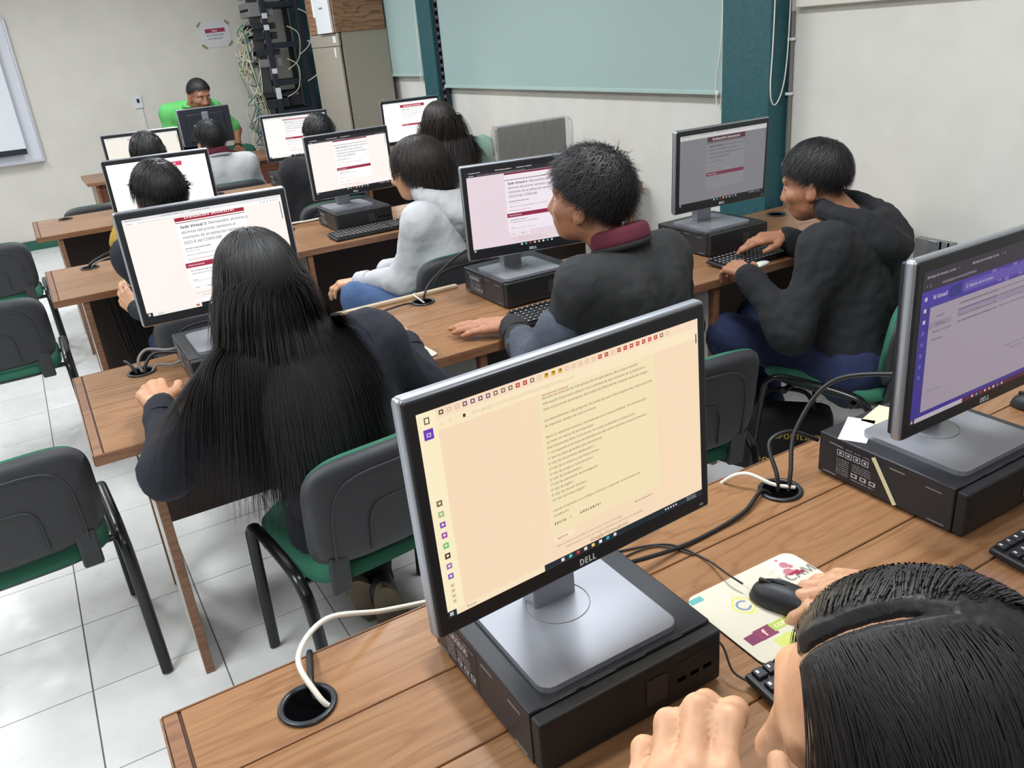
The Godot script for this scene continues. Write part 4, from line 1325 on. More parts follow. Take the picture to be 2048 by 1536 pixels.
func person(c: Dictionary) -> Node3D:
	var pel: Vector3 = c.pelvis
	var neck: Vector3 = c.neck
	var hc: Vector3 = c.head
	var yaw: float = c.get("yaw", 0.0)
	var sy: float = c.get("syaw", yaw)
	var fw := dir_of(yaw)
	var rt := Vector3(cos(yaw), 0, -sin(yaw))
	var srt := Vector3(cos(sy), c.get("stilt", 0.0), -sin(sy)).normalized()
	var sfw := dir_of(sy)
	var k: float = c.get("k", 1.0)
	var cell: float = c.get("cell", 0.012)
	var base := Vector3(pel.x, 0, pel.z)
	var t := thing("person", c.label, "person", base)
	var hb: Basis = head_basis(c.hyaw, c.get("hpitch", 0.0), c.get("hroll", 0.0))
	var up := (neck - pel).normalized()
	# joints
	var J := {}
	for s in [-1, 1]:
		var n := "R" if s > 0 else "L"
		J["sh" + n] = neck - up * 0.055 * k + srt * s * 0.165 * k
		var wr = c.get("wr" + n)
		if wr == null: wr = pel + fw * 0.30 + rt * s * 0.12 + Vector3(0, 0.10, 0)
		J["wr" + n] = wr
		J["el" + n] = elbow_of(J["sh" + n], wr, 0.275 * k, 0.245 * k, c.get("hint" + n, Vector3(0, -1, 0) + srt * s * 0.5 - sfw * 0.3))
		J["hip" + n] = pel + rt * s * 0.085 * k
		J["kn" + n] = c.get("kn" + n, pel + fw * 0.40 * k + rt * s * 0.11 * k + Vector3(0, 0.0, 0))
		J["an" + n] = c.get("an" + n, (J["kn" + n] as Vector3) * Vector3(1, 0, 1) + Vector3(0, 0.085, 0) + fw * c.get("foot", 0.0))
	var w1 := pel.lerp(neck, 0.42)
	var ch := pel.lerp(neck, 0.76)
	# ---- the body itself, one mesh: head and hands fine, the rest coarse
	var b := MB.new()
	b.xf.origin = -base
	var coarse := maxf(cell * 1.7, 0.02)
	var body := [[pel, w1, 0.10, 0.09], [w1, ch, 0.09, 0.10], [ch, neck, 0.08, 0.045], [J.shL, J.shR, 0.045, 0.045]]
	for n in ["L", "R"]:
		body.append([J["sh" + n], J["el" + n], 0.040 * k, 0.034 * k]); body.append([J["el" + n], J["wr" + n], 0.034 * k, 0.025 * k])
		if c.get("legs", true):
			body.append([J["hip" + n], J["kn" + n], 0.065, 0.045]); body.append([J["kn" + n], J["an" + n], 0.045, 0.034])
	b.sdf(body, coarse, 60.0)
	var H := func(x: float, y: float, z: float) -> Vector3: return hc + hb * (Vector3(x, y, z) * k)
	var hp := [[H.call(0, 0.022, 0.012), hb, Vector3(0.073, 0.086, 0.092) * k], [H.call(0, -0.04, -0.034), hb, Vector3(0.058, 0.072, 0.060) * k],
		[H.call(0, -0.092, -0.058), hb, Vector3(0.034, 0.026, 0.032) * k], [H.call(0.0, -0.075, -0.01), hb, Vector3(0.055, 0.034, 0.055) * k],
		[H.call(0, 0.002, -0.090), H.call(0, -0.034, -0.108), 0.008 * k, 0.0125 * k], [H.call(-0.014, -0.04, -0.092), H.call(0.014, -0.04, -0.092), 0.009 * k, 0.009 * k],
		[H.call(-0.035, 0.022, -0.073), H.call(0.035, 0.022, -0.073), 0.013 * k, 0.013 * k],
		[H.call(-0.016, -0.068, -0.083), H.call(0.016, -0.068, -0.083), 0.009 * k, 0.009 * k],
		[H.call(-0.040, -0.03, -0.062), H.call(-0.045, -0.03, -0.03), 0.02 * k, 0.02 * k], [H.call(0.040, -0.03, -0.062), H.call(0.045, -0.03, -0.03), 0.02 * k, 0.02 * k],
		[H.call(0, -0.075, 0.022), neck - up * 0.01, 0.052 * k, 0.058 * k]]
	for s in [-1, 1]:
		var eb := hb * Basis(Vector3.UP, s * 0.35)
		hp.append([H.call(s * 0.079, -0.022, 0.012), eb, Vector3(0.0075, 0.030, 0.018) * k])
		hp.append([H.call(s * 0.077, -0.045, 0.004), H.call(s * 0.073, -0.05, 0.0), 0.008 * k, 0.007 * k])
	b.sdf(hp, c.get("hcell", 0.006), 130.0)
	for n in ["L", "R"]:
		if c.has("hand" + n):
			var h: Dictionary = c["hand" + n]
			var hbn := hand_bones(J["wr" + n], h.f, h.d, 1.0 if n == "R" else -1.0, h.get("curl", [0.3, 0.35, 0.35, 0.4, 0.45]), h.get("spread", 0.1), k * h.get("k", 1.0), h.get("thumb", 0.5))
			hbn.append([J["wr" + n], (J["wr" + n] as Vector3).lerp(J["el" + n], 0.35), 0.025 * k, 0.030 * k])
			b.sdf(hbn, h.get("cell", 0.004), 320.0)
	obj("body", b, M[c.skin], t)
	# ---- face details
	if c.get("face", false):
		for s in [-1, 1]:
			var e := MB.new(); e.xf.origin = -base
			var ir := MB.new(); ir.xf.origin = -base
			var br := MB.new(); br.xf.origin = -base
			e.ball(H.call(s * 0.031, 0.0, -0.0725), Vector3.ONE * 0.0112 * k, 8)
			ir.ball(H.call(s * 0.031, -0.003, -0.0800), Vector3.ONE * 0.0048 * k, 6)
			br.tube([H.call(s * 0.014, 0.021, -0.0885), H.call(s * 0.034, 0.026, -0.0845), H.call(s * 0.052, 0.019, -0.0685)], [0.0030, 0.0034, 0.0014], 6)
			obj("iris", ir, M["eye_dark"], obj("eye", e, M["eye_white"], t))
			if c.get("brows", true): obj("eyebrow", br, M[c.hair_mat], t)
		var lp := MB.new(); lp.xf.origin = -base
		lp.tube([H.call(-0.022, -0.068, -0.085), H.call(0, -0.067, -0.0945), H.call(0.022, -0.068, -0.085)], [0.003, 0.0052, 0.003], 6)
		obj("lips", lp, M["lip"], t)
	# ---- clothes
	var q: float = c.get("bulk", 1.0)
	var top := []
	for s in [-1, 1]:
		var n := "R" if s > 0 else "L"
		top.append([pel + rt * s * 0.075 * k + Vector3(0, -0.015, 0), w1 + rt * s * 0.062 * k, 0.105 * k * q, 0.098 * k * q])
		top.append([w1 + rt * s * 0.062 * k, ch + srt * s * 0.075 * k, 0.098 * k * q, 0.102 * k * q])
		top.append([ch + srt * s * 0.075 * k, J["sh" + n], 0.09 * k * q, 0.062 * k * q])
		var sl: float = c.get("sleeve" + n, c.get("sleeve", 0.93))
		if c.get("arms", true):
			if sl > 0.5:
				top.append([J["sh" + n], J["el" + n], 0.060 * k * q, 0.052 * k * q])
				top.append([J["el" + n], (J["el" + n] as Vector3).lerp(J["wr" + n], sl), 0.052 * k * q, 0.039 * k * q])
			else:
				top.append([J["sh" + n], (J["sh" + n] as Vector3).lerp(J["el" + n], sl * 2.0), 0.062 * k * q, 0.058 * k * q])
	top.append([J.shL, J.shR, 0.056 * k * q, 0.056 * k * q])
	top.append([ch, neck - up * 0.02, 0.085 * k, 0.066 * k])
	b = MB.new()
	b.xf.origin = -base
	if c.get("hood", false):
		var bk := -sfw
		var ring := []
		var hd := []
		for i in 13:
			var a := lerpf(-2.5, 2.5, i / 12.0)
			ring.append(neck + Vector3(0, 0.030 - 0.030 * cos(a), 0) + (bk * (cos(a) * 0.098 + 0.012) + srt * sin(a) * 0.098) * k)
		for i in 12: hd.append([ring[i], ring[i + 1], 0.026 * k, 0.026 * k])
		for i in range(3, 9):     # the folds of the hood hanging down the back
			var lowp: Vector3 = neck + bk * (0.128 - 0.004 * absf(i - 6)) * k + srt * (i - 6) * 0.020 * k + Vector3(0, -0.150 + 0.018 * absf(i - 6), 0)
			hd.append([ring[i], (ring[i] as Vector3).lerp(lowp, 0.5) + bk * 0.035, 0.034 * k, 0.040 * k])
			hd.append([(ring[i] as Vector3).lerp(lowp, 0.5) + bk * 0.035, lowp, 0.040 * k, 0.026 * k])
		var hm := MB.new()
		hm.xf.origin = -base
		hm.sdf(hd, 0.009, 110.0, 0.010, fnoise, 11.0)
		hm.smooth_normals()
		obj("hood", hm, M[c.top], t)
	b.sdf(top, cell, 55.0, c.get("fold", 0.011), fnoise, 7.0)
	b.smooth_normals()
	obj(c.get("top_name", "sweater"), b, M[c.top], t)
	# neckband and cuffs in the same cloth
	b = MB.new()
	b.xf.origin = -base
	var ringp := []
	for i in 17:
		var a := TAU * i / 16
		ringp.append(neck + up * 0.030 + (sfw * cos(a) * 0.066 + srt * sin(a) * 0.066 + up * cos(a) * -0.018) * k)
	if c.has("collar"):
		var col := []
		for i in 16: col.append([ringp[i], ringp[i + 1], 0.013, 0.013]); col.append([ringp[i] + up * 0.022, ringp[i + 1] + up * 0.022, 0.010, 0.010])
		b.sdf(col, 0.006, 150.0)
		obj("collar", b, M[c.collar], t)
		b = MB.new()
		b.xf.origin = -base
	if not c.get("hood", false) and not c.hair.get("long", false):
		for i in 17: ringp[i] = neck + (ringp[i] - neck) * 1.12 - up * (0.018 if c.has("collar") else 0.0)
		b.tube(ringp, 0.012, 8)
		obj("neckband", b, M[c.top], t)
	if c.get("arms", true):
		for n in ["L", "R"]:
			var sl: float = c.get("sleeve" + n, c.get("sleeve", 0.93))
			if sl <= 0.5: continue
			b = MB.new()
			b.xf.origin = -base
			var e: Vector3 = J["el" + n]
			var w: Vector3 = J["wr" + n]
			var p0 := e.lerp(w, sl - 0.16)
			var p1 := e.lerp(w, sl + 0.02)
			b.tube([p0, p0.lerp(p1, 0.25), p0.lerp(p1, 0.5), p0.lerp(p1, 0.9), p1], [0.041 * k * q, 0.0425 * k * q, 0.0405 * k * q, 0.040 * k * q, 0.034 * k * q], 16)
			obj("cuff", b, M[c.get("cuff", c.top)], t)
	for x in c.get("extra", []):      # panels of another cloth over a sleeve, straps and the like: [name, material, capsules]
		b = MB.new()
		b.xf.origin = -base
		b.sdf(x[2].call(J), 0.009, 90.0, 0.006, fnoise, 9.0)
		b.smooth_normals()
		obj(x[0], b, M[x[1]], t)
	if c.get("legs", true):
		var tr := [[J.hipL, J.hipR, 0.115 * k, 0.115 * k]]
		for n in ["L", "R"]:
			tr.append([J["hip" + n], J["kn" + n], 0.092 * k, 0.068 * k]); tr.append([J["kn" + n], (J["an" + n] as Vector3) + Vector3(0, 0.0, 0), 0.066 * k, 0.050 * k])
		b = MB.new()
		b.xf.origin = -base
		b.sdf(tr, cell * 1.15, 60.0, 0.010, fnoise, 10.0)
		b.smooth_normals()
		obj("trousers", b, M[c.get("trousers", "dark_denim")], t)
		for n in ["L", "R"]:
			var a: Vector3 = J["an" + n]
			var fd: Vector3 = c.get("fd" + n, fw)
			var un: Vector3 = c.get("fu" + n, Vector3.UP)
			b = MB.new()
			b.xf.origin = -base
			b.sdf([[a - un * 0.035 - fd * 0.03, a - un * 0.042 + fd * 0.10, 0.036, 0.034], [a - un * 0.042 + fd * 0.10, a - un * 0.048 + fd * 0.16, 0.036, 0.028], [a - fd * 0.01, a - un * 0.03 + fd * 0.03, 0.040, 0.038]], 0.009, 110.0)
			var so := obj("shoe", b, M["shoe"], t)
			b = MB.new()
			b.xf = Transform3D(Basis(fd.cross(un), un, -fd), a - un * 0.076 + fd * 0.06 - base)
			b.prism(PackedVector2Array(_sole()), -0.008, 0.016)
			obj("sole", b, M[c.get("sole", "sole_white")], so)
	# ---- hair
	hair(t, c, hc, hb, k, base, J, neck, pel)
	if c.has("watch"):
		b = MB.new()
		b.xf.origin = -base
		var wp: Vector3 = (J["wr" + c.watch[0]] as Vector3).lerp(J["el" + c.watch[0]], 0.10)
		var wd := ((J["el" + c.watch[0]] as Vector3) - wp).normalized()
		b.tube([wp - wd * 0.010, wp - wd * 0.009, wp + wd * 0.009, wp + wd * 0.010], [0.029 * k, 0.031 * k, 0.031 * k, 0.029 * k], 16)
		obj(c.watch[1], b, M[c.watch[2]], t)
	return t

func _sole() -> Array:
	var out := []
	for i in 24:
		var a := TAU * i / 24
		var z := sin(a) * 0.135
		out.append(Vector2(cos(a) * (0.045 - 0.010 * sin(a * 1.0) ), z))
	return out

# how far down the hair reaches in a direction of the head: y of the hairline, by the angle from the back
func hairline(d: Vector3, c: Dictionary) -> float:
	var a := absf(atan2(d.x, d.z))     # 0 at the back, PI at the face
	var back: float = c.get("nape", -0.72)
	var side: float = c.get("side", -0.30)
	var front: float = c.get("front", 0.52)
	if a < 1.35: return lerpf(back, side - 0.12, smoothstep(0.5, 1.35, a))
	if a < 1.9: return lerpf(side - 0.12, side + 0.25, (a - 1.35) / 0.55)
	return lerpf(side + 0.25, front, smoothstep(1.9, 2.35, a))

func hair(t: Node3D, c: Dictionary, hc: Vector3, hb: Basis, k: float, base: Vector3, J: Dictionary, neck: Vector3, pel: Vector3) -> void:
	var style: Dictionary = c.hair
	var m: Material = M[c.hair_mat]
	var rad: Vector3 = Vector3(0.079, 0.092, 0.098) * k * style.get("grow", 1.0)
	var ctr := hc + hb * Vector3(0, 0.022, 0.012) * k
	var thick: float = style.get("thick", 0.012)
	var part: float = style.get("part", 99.0)
	# the mass of the hair
	var b := MB.new()
	b.xf.origin = -base
	var seg: int = style.get("seg", 56)
	var bi := b.v.size()
	for i in seg + 1:
		var th := PI * i / seg
		for j in seg * 2 + 1:
			var an := PI * j / seg
			var d := Vector3(sin(th) * cos(an), cos(th), sin(th) * sin(an))
			var hl := hairline(d, style)
			var cov := smoothstep(hl - 0.10, hl + 0.16, d.y)
			var lump: float = fnoise.get_noise_3d(d.x * style.get("lf", 3.0) + hc.x * 7.0, d.y * style.get("lf", 3.0), d.z * style.get("lf", 3.0)) * style.get("lump", 0.010)
			if part < 90.0 and d.y > 0.1 and d.z < 0.35:
				cov *= smoothstep(0.0, 0.03, absf(d.x - part + fnoise.get_noise_2d(d.z * 9.0, 3.0) * 0.012) + maxf(d.z - 0.1, 0.0) * 0.4)
			var r := lerpf(0.90, 1.0, cov)
			var pt := 1.0
			if part < 90.0 and d.y > 0.1 and d.z < 0.35: pt = clampf(absf(d.x - part) * 9.0 + maxf(d.z - 0.05, 0.0) * 2.0, 0.12, 1.0)
			var p: Vector3 = d * rad * r + d * ((thick * 0.75 + lump) * cov * pt - 0.004 * (1.0 - cov))
			b.pv(ctr + hb * p, hb * (d / rad))
	for i in seg:
		for j in seg * 2:
			var a := bi + i * (seg * 2 + 1) + j
			b.tri(a, a + seg * 2 + 1, a + seg * 2 + 2); b.tri(a, a + seg * 2 + 2, a + 1)
	b.smooth_normals()
	obj("hair", b, m, t)
	# strands growing from it
	var count: int = style.get("n", 900)
	if count == 0: return
	var length: float = style.get("len", 0.05)
	var segs: int = style.get("segs", 6)
	var wd: float = style.get("w", 0.0016)
	var grav: float = style.get("grav", 0.15)
	var curl: float = style.get("curl", 0.3)
	var lift: float = style.get("lift", 0.25)
	var crown: Vector3 = style.get("crown", Vector3(0, 0.8, 0.55)).normalized()
	var fwd: float = style.get("fwd", 0.0)
	var spread: float = style.get("spread", 0.0)
	var caps: Array = []
	if style.get("long", false):
		var ch := pel.lerp(neck, 0.76)
		var w1 := pel.lerp(neck, 0.42)
		caps = [[neck, hc + hb * Vector3(0, -0.075, 0.022) * k, 0.062], [J.shL, J.shR, 0.070], [ch + (J.shL - J.shR) * 0.22, ch - (J.shL - J.shR) * 0.22, 0.112], [w1 + (J.shL - J.shR) * 0.19, w1 - (J.shL - J.shR) * 0.19, 0.108], [J.shL, J.elL, 0.066], [J.shR, J.elR, 0.066]]
	var s := MB.new()
	s.xf.origin = -base
	var inv := hb.inverse()
	var made := 0
	var guard := 0
	var pts := PackedVector3Array()
	var nor := PackedVector3Array()
	while made < count and guard < count * 6:
		guard += 1
		var d := Vector3(rng.randfn(), rng.randfn(), rng.randfn()).normalized()
		if d.y < hairline(d, style) + 0.03: continue
		if part < 90.0 and d.y > 0.1 and d.z < 0.30 and absf(d.x - part) < 0.012 + rng.randf() * 0.02: continue
		made += 1
		var out := thick * rng.randf_range(0.6, 1.1)
		out *= clampf((d.y - hairline(d, style)) * 4.0, 0.15, 1.0)
		if part < 90.0: out *= clampf(absf(d.x - part) * 7.0, 0.2, 1.0)
		var p: Vector3 = ctr + hb * (d * rad + d * out)
		var flow: Vector3
		if part < 90.0:
			var sg := signf(d.x - part)
			var fl := Vector3(sg * 0.75, -0.35, 0.5) if d.z < 0.0 else Vector3(sg * 0.5, -1.0, 0.1)
			flow = (fl - d * fl.dot(d)).normalized()
		else:
			flow = d - crown * d.dot(crown)
			flow = (flow.normalized() * (1.0 - fwd) + Vector3(0, 0.1, -1) * fwd)
			flow = (flow - d * flow.dot(d)).normalized()
		var dirw := hb * (flow + d * lift * rng.randf_range(0.2, 1.0)).normalized()
		var L := length * rng.randf_range(0.65, 1.1)
		var st := L / segs
		pts.clear(); nor.clear()
		var ph := rng.randf() * TAU
		var jit := Vector3(rng.randfn(), rng.randfn(), rng.randfn()) * curl * 0.35
		for i in segs + 1:
			var dl: Vector3 = inv * (p - ctr)
			var on: Vector3 = dl / rad
			nor.append((hb * (dl / (rad * rad))).normalized())
			pts.append(p)
			var wave := Vector3(sin(ph + i * 1.3), cos(ph * 1.7 + i * 1.1), sin(ph * 2.3 - i * 1.2)) * curl
			dirw = (dirw + Vector3(0, -grav, 0) + wave + jit * 0.4 + hb.x * (d.x * spread)).normalized()
			p += dirw * st
			dl = inv * (p - ctr)
			on = dl / rad
			var ol: float = on.length()
			var lim: float = 1.0 + out / rad.y
			if ol < lim:
				p = ctr + hb * (dl * (lim / ol))
			for cp in caps:
				var a: Vector3 = cp[0]
				var ba: Vector3 = cp[1] - a
				var tt := clampf((p - a).dot(ba) / ba.length_squared(), 0.0, 1.0)
				var qv: Vector3 = p - (a + ba * tt)
				var ql: float = qv.length()
				var lm: float = cp[2] + out * 1.5
				if ql < lm and ql > 1e-5: p = a + ba * tt + qv * (lm / ql)
		if style.get("long", false):
			for i in range(1, nor.size()):
				var outw := pts[i] - Vector3(neck.x, pts[i].y, neck.z)
				if pts[i].y < neck.y + 0.05: nor[i] = (outw.normalized() + Vector3(0, 0.25, 0)).normalized()
		s.ribbon(pts, nor, wd)
	obj("hair_strands", s, m, t).set_meta("kind", "stuff")

# ------------------------------------------------------------------ everything in its place
const R1 := -1.038
const R2 := -2.638
const R3 := -4.278
const R4 := -5.864

func people() -> void:
	var V := func(x, y, z): return Vector3(x, y, z)
	var short := {"n": 1500, "len": 0.045, "thick": 0.014, "lump": 0.01, "w": 0.0018, "curl": 0.12, "lift": 0.1}
	# the girl at the nearest desk, cheek on her hand
	person({"label": "girl with parted black hair resting her cheek on her fist", "pelvis": V.call(0.60, 0.47, -0.12), "neck": V.call(0.52, 0.955, -0.20), "head": V.call(0.458, 1.072, -0.276), "yaw": 0.25, "syaw": 0.35,
		"hyaw": 0.80, "hpitch": -0.30, "hroll": 0.28, "skin": "skin_c", "top": "black_cloth", "hair_mat": "hair_black", "hcell": 0.004, "face": true, "brows": false,
		"hair": {"seg": 150, "grow": 0.95, "n": 17000, "len": 0.15, "segs": 9, "w": 0.0006, "thick": 0.011, "part": 0.03, "grav": 0.30, "curl": 0.02, "lift": 0.0, "lump": 0.003, "nape": -0.95, "side": -0.12, "front": 0.60},
		"wrL": V.call(0.243, 1.020, -0.272), "handL": {"f": V.call(0.26, 0.8, -0.40), "d": V.call(-0.75, 0.1, 0.6), "curl": [0.5, 0.75, 0.8, 0.85, 0.9], "cell": 0.003, "spread": 0.04, "k": 1.0},
		"wrR": V.call(0.935, 0.76, -0.602), "handR": {"f": V.call(-0.77, 0.0, -0.64), "d": V.call(0.1, 1, 0.1), "curl": [0.2, 0.3, 0.3, 0.35, 0.4]}, "hintL": V.call(-0.4, -1, 0.3)})
	# the girl with long hair, second row
	person({"label": "girl with very long black hair in a dark sweater at the second desk", "pelvis": V.call(0.52, 0.47, -1.80), "neck": V.call(0.44, 0.955, -1.80), "head": V.call(0.385, 1.09, -1.845), "yaw": 0.12, "syaw": 0.1,
		"hyaw": 0.2, "hpitch": -0.2, "hroll": 0.1, "skin": "skin_a", "top": "navy", "hair_mat": "hair_black", "trousers": "navy", "sole": "sole",
		"hair": {"n": 9000, "len": 0.50, "segs": 24, "w": 0.0012, "thick": 0.011, "long": true, "spread": 0.33, "grav": 1.3, "curl": 0.10, "lift": 0.0, "lump": 0.003, "nape": -0.95, "crown": V.call(0, 0.95, -0.1)},
		"wrL": V.call(0.135, 0.785, -2.07), "handL": {"f": V.call(-0.08, 0.22, -1), "d": V.call(-0.2, 1, 0.25), "curl": [0.5, 0.9, 0.95, 1.0, 1.0], "cell": 0.0035},
		"wrR": V.call(0.79, 0.785, -2.07), "handR": {"f": V.call(0.06, 0.02, -1), "d": V.call(0.1, 1, 0.1), "curl": [0.2, 0.42, 0.42, 0.42, 0.35], "spread": 0.22, "cell": 0.0035},
		"hintL": V.call(-0.75, -0.8, 0.1), "hintR": V.call(0.6, -1.0, 0.35),
		"knL": V.call(0.44, 0.50, -2.18), "knR": V.call(0.62, 0.50, -2.18), "anL": V.call(0.50, 0.17, -1.99), "anR": V.call(0.56, 0.13, -1.96),
		"fdL": V.call(0.35, -0.85, -0.3).normalized(), "fuL": V.call(0, 0.33, -0.94), "fdR": V.call(0.2, -0.9, -0.3).normalized(), "fuR": V.call(0, 0.32, -0.94)})
	# the boy with the maroon collar, second row
	var slate := func(J):
		return [[J.shL.lerp(J.elL, 0.5), J.elL, 0.070, 0.064], [J.elL, J.elL.lerp(J.wrL, 0.6), 0.063, 0.050]]
	person({"label": "boy in a charcoal sweatshirt with maroon collar and slate sleeves", "pelvis": V.call(1.36, 0.47, -1.66), "neck": V.call(1.335, 0.985, -1.765), "head": V.call(1.285, 1.13, -1.845), "yaw": 0.1, "syaw": 0.22,
		"hyaw": 0.55, "hpitch": 0.02, "skin": "skin_b", "top": "charcoal", "collar": "maroon", "hair_mat": "hair_black", "cell": 0.010, "hcell": 0.0045, "face": true, "bulk": 1.06, "top_name": "sweatshirt",
		"hair": {"n": 6500, "len": 0.05, "segs": 7, "thick": 0.026, "lump": 0.02, "lf": 2.4, "w": 0.0010, "curl": 0.38, "lift": 0.15, "fwd": 0.25, "grav": 0.08, "nape": -0.72, "side": -0.22, "front": 0.42},
		"wrL": V.call(1.115, 0.762, -2.03), "handL": {"f": V.call(-0.80, -0.04, -0.6), "d": V.call(0.0, 1, 0.15), "curl": [0.05, 0.06, 0.06, 0.08, 0.1], "spread": 0.03, "cell": 0.0035},
		"wrR": V.call(1.52, 0.775, -2.05), "hintL": V.call(-0.5, -1, 0.35), "extra": [["sleeve_panel", "slate", slate]]})
	# the boy in the black hoodie by the window wall
	person({"label": "boy in a black hoodie typing beside the window wall", "pelvis": V.call(2.20, 0.47, -1.62), "neck": V.call(2.19, 0.92, -1.725), "head": V.call(2.135, 1.045, -1.815), "yaw": 0.22, "syaw": 0.3,
		"hyaw": 0.38, "hpitch": -0.28, "skin": "skin_b", "top": "black_hoodie", "hood": true, "hair_mat": "hair_black", "cell": 0.010, "hcell": 0.0045, "face": true, "bulk": 1.1, "fold": 0.016, "top_name": "hoodie",
		"hair": {"n": 4200, "len": 0.045, "thick": 0.014, "lump": 0.007, "lf": 6.0, "w": 0.0010, "curl": 0.10, "lift": 0.10, "fwd": 0.2, "nape": -0.66, "side": -0.2, "front": 0.42},
		"wrL": V.call(1.895, 0.785, -1.86), "handL": {"f": V.call(0.30, -0.02, -1), "d": V.call(-0.25, 1, 0.1), "curl": [0.3, 0.4, 0.42, 0.45, 0.5], "spread": 0.12, "cell": 0.0035},
		"wrR": V.call(2.275, 0.80, -2.05), "handR": {"f": V.call(-0.85, -0.02, -0.45), "d": V.call(0.1, 1, 0.2), "curl": [0.2, 0.12, 0.3, 0.45, 0.5], "spread": 0.15, "cell": 0.0035},
		"hintL": V.call(-0.5, -1, 0.1), "hintR": V.call(0.6, -0.8, 0.2), "knL": V.call(1.98, 0.51, -2.02), "knR": V.call(2.18, 0.50, -2.08), "anL": V.call(2.03, 0.085, -1.95), "anR": V.call(2.25, 0.085, -2.05), "sole": "shoe"})
	# third row, left
	person({"label": "student with short black hair in a navy sweater, hand on the third desk's edge", "pelvis": V.call(0.44, 0.47, -3.18), "neck": V.call(0.42, 0.985, -3.20), "head": V.call(0.395, 1.125, -3.24), "yaw": 0.0, "hyaw": 0.15, "hpitch": -0.1,
		"skin": "skin_c", "top": "navy", "hair_mat": "hair_black", "hair": {"n": 3200, "len": 0.06, "segs": 7, "thick": 0.014, "lump": 0.008, "w": 0.0012, "curl": 0.08, "lift": 0.06, "grav": 0.2, "nape": -0.75},
		"wrL": V.call(0.235, 0.665, -3.50), "handL": {"f": V.call(-0.25, 0.45, -0.8), "d": V.call(-0.75, 0.35, 0.55), "curl": [0.1, 0.25, 0.25, 0.28, 0.3], "spread": 0.12, "thumb": 0.1}, "hintL": V.call(0.6, -1, 0.5)})
	# third row, middle: grey hoodie, turned to the side
	var strap := func(J):
		return [[J.shR + Vector3(-0.02, 0.045, 0.06), J.shR.lerp(J.hipR, 0.35) + Vector3(0.0, 0, 0.125), 0.017, 0.017]]
	var glass := {"n": 7500, "len": 0.115, "segs": 10, "thick": 0.026, "lump": 0.012, "w": 0.0011, "curl": 0.2, "lift": 0.12, "grav": 0.5, "nape": -0.95, "side": -0.30, "front": 0.46, "crown": V.call(0, 1, 0.1)}
	var p6 := person({"label": "student in a light grey hoodie and glasses turned sideways on a chair", "pelvis": V.call(1.46, 0.47, -3.20), "neck": V.call(1.47, 0.925, -3.21), "head": V.call(1.42, 1.055, -3.27), "yaw": 1.1, "syaw": 0.62,
		"hyaw": 1.12, "hpitch": -0.08, "skin": "skin_c", "top": "grey_hoodie", "hood": true, "hair_mat": "hair_brown", "trousers": "denim", "cell": 0.011, "face": true, "bulk": 1.08, "top_name": "hoodie", "hair": glass,
		"wrL": V.call(1.14, 0.60, -3.42), "handL": {"f": V.call(-0.8, -0.1, -0.5), "d": V.call(0, 1, 0), "curl": [0.3, 0.5, 0.5, 0.5, 0.5]}, "wrR": V.call(1.28, 0.60, -3.5), "hintL": V.call(0.3, -0.6, 0.6),
		"knL": V.call(1.10, 0.54, -3.36), "knR": V.call(1.22, 0.52, -3.55), "extra": [["bag_strap", "black_cloth", strap]]})
	var gl := MB.new()
	var hb := head_basis(1.12, -0.08, 0)
	gl.xf = Transform3D(hb, Vector3(1.42, 1.055, -3.27) - Vector3(1.46, 0, -3.20))
	for s in [-1, 1]:
		var ring := []
		for i in 17: ring.append(Vector3(s * 0.033 + cos(TAU * i / 16) * 0.023, -0.004 + sin(TAU * i / 16) * 0.019, -0.103))
		gl.tube(ring, 0.0018, 6)
		gl.tube([Vector3(s * 0.056, 0.0, -0.102), Vector3(s * 0.078, 0.002, -0.085), Vector3(s * 0.083, -0.004, 0.01)], 0.0022, 6)
	gl.tube([Vector3(-0.01, 0, -0.104), Vector3(0.01, 0, -0.104)], 0.0018, 6)
	var spec := obj("glasses", gl, M["rubber"], p6)
	spec.set_meta("label", "thin dark-rimmed glasses")
	# fourth row
	person({"label": "student with a rounded black bob at the left of the fourth desk", "pelvis": V.call(0.64, 0.47, -4.98), "neck": V.call(0.63, 0.97, -4.98), "head": V.call(0.605, 1.10, -5.02), "hyaw": 0.05, "hpitch": -0.1, "skin": "skin_a", "top": "yellow", "hair_mat": "hair_black", "cell": 0.016, "hcell": 0.009,
		"hair": {"n": 1800, "len": 0.09, "segs": 7, "thick": 0.012, "w": 0.0018, "curl": 0.05, "lift": 0.0, "grav": 0.5, "nape": -0.9}, "wrL": V.call(0.36, 0.68, -5.12), "handL": {"f": V.call(0.1, 0.2, -1), "d": V.call(-0.8, 0.5, 0.2), "cell": 0.006}})
	person({"label": "student in a black jacket at the middle of the fourth desk", "pelvis": V.call(1.47, 0.47, -4.85), "neck": V.call(1.51, 0.96, -4.88), "head": V.call(1.545, 1.085, -4.93), "hyaw": -0.1, "hpitch": -0.1, "skin": "skin_a", "top": "black_cloth", "hair_mat": "hair_black", "cell": 0.016, "hcell": 0.009, "bulk": 1.15, "hair": short})
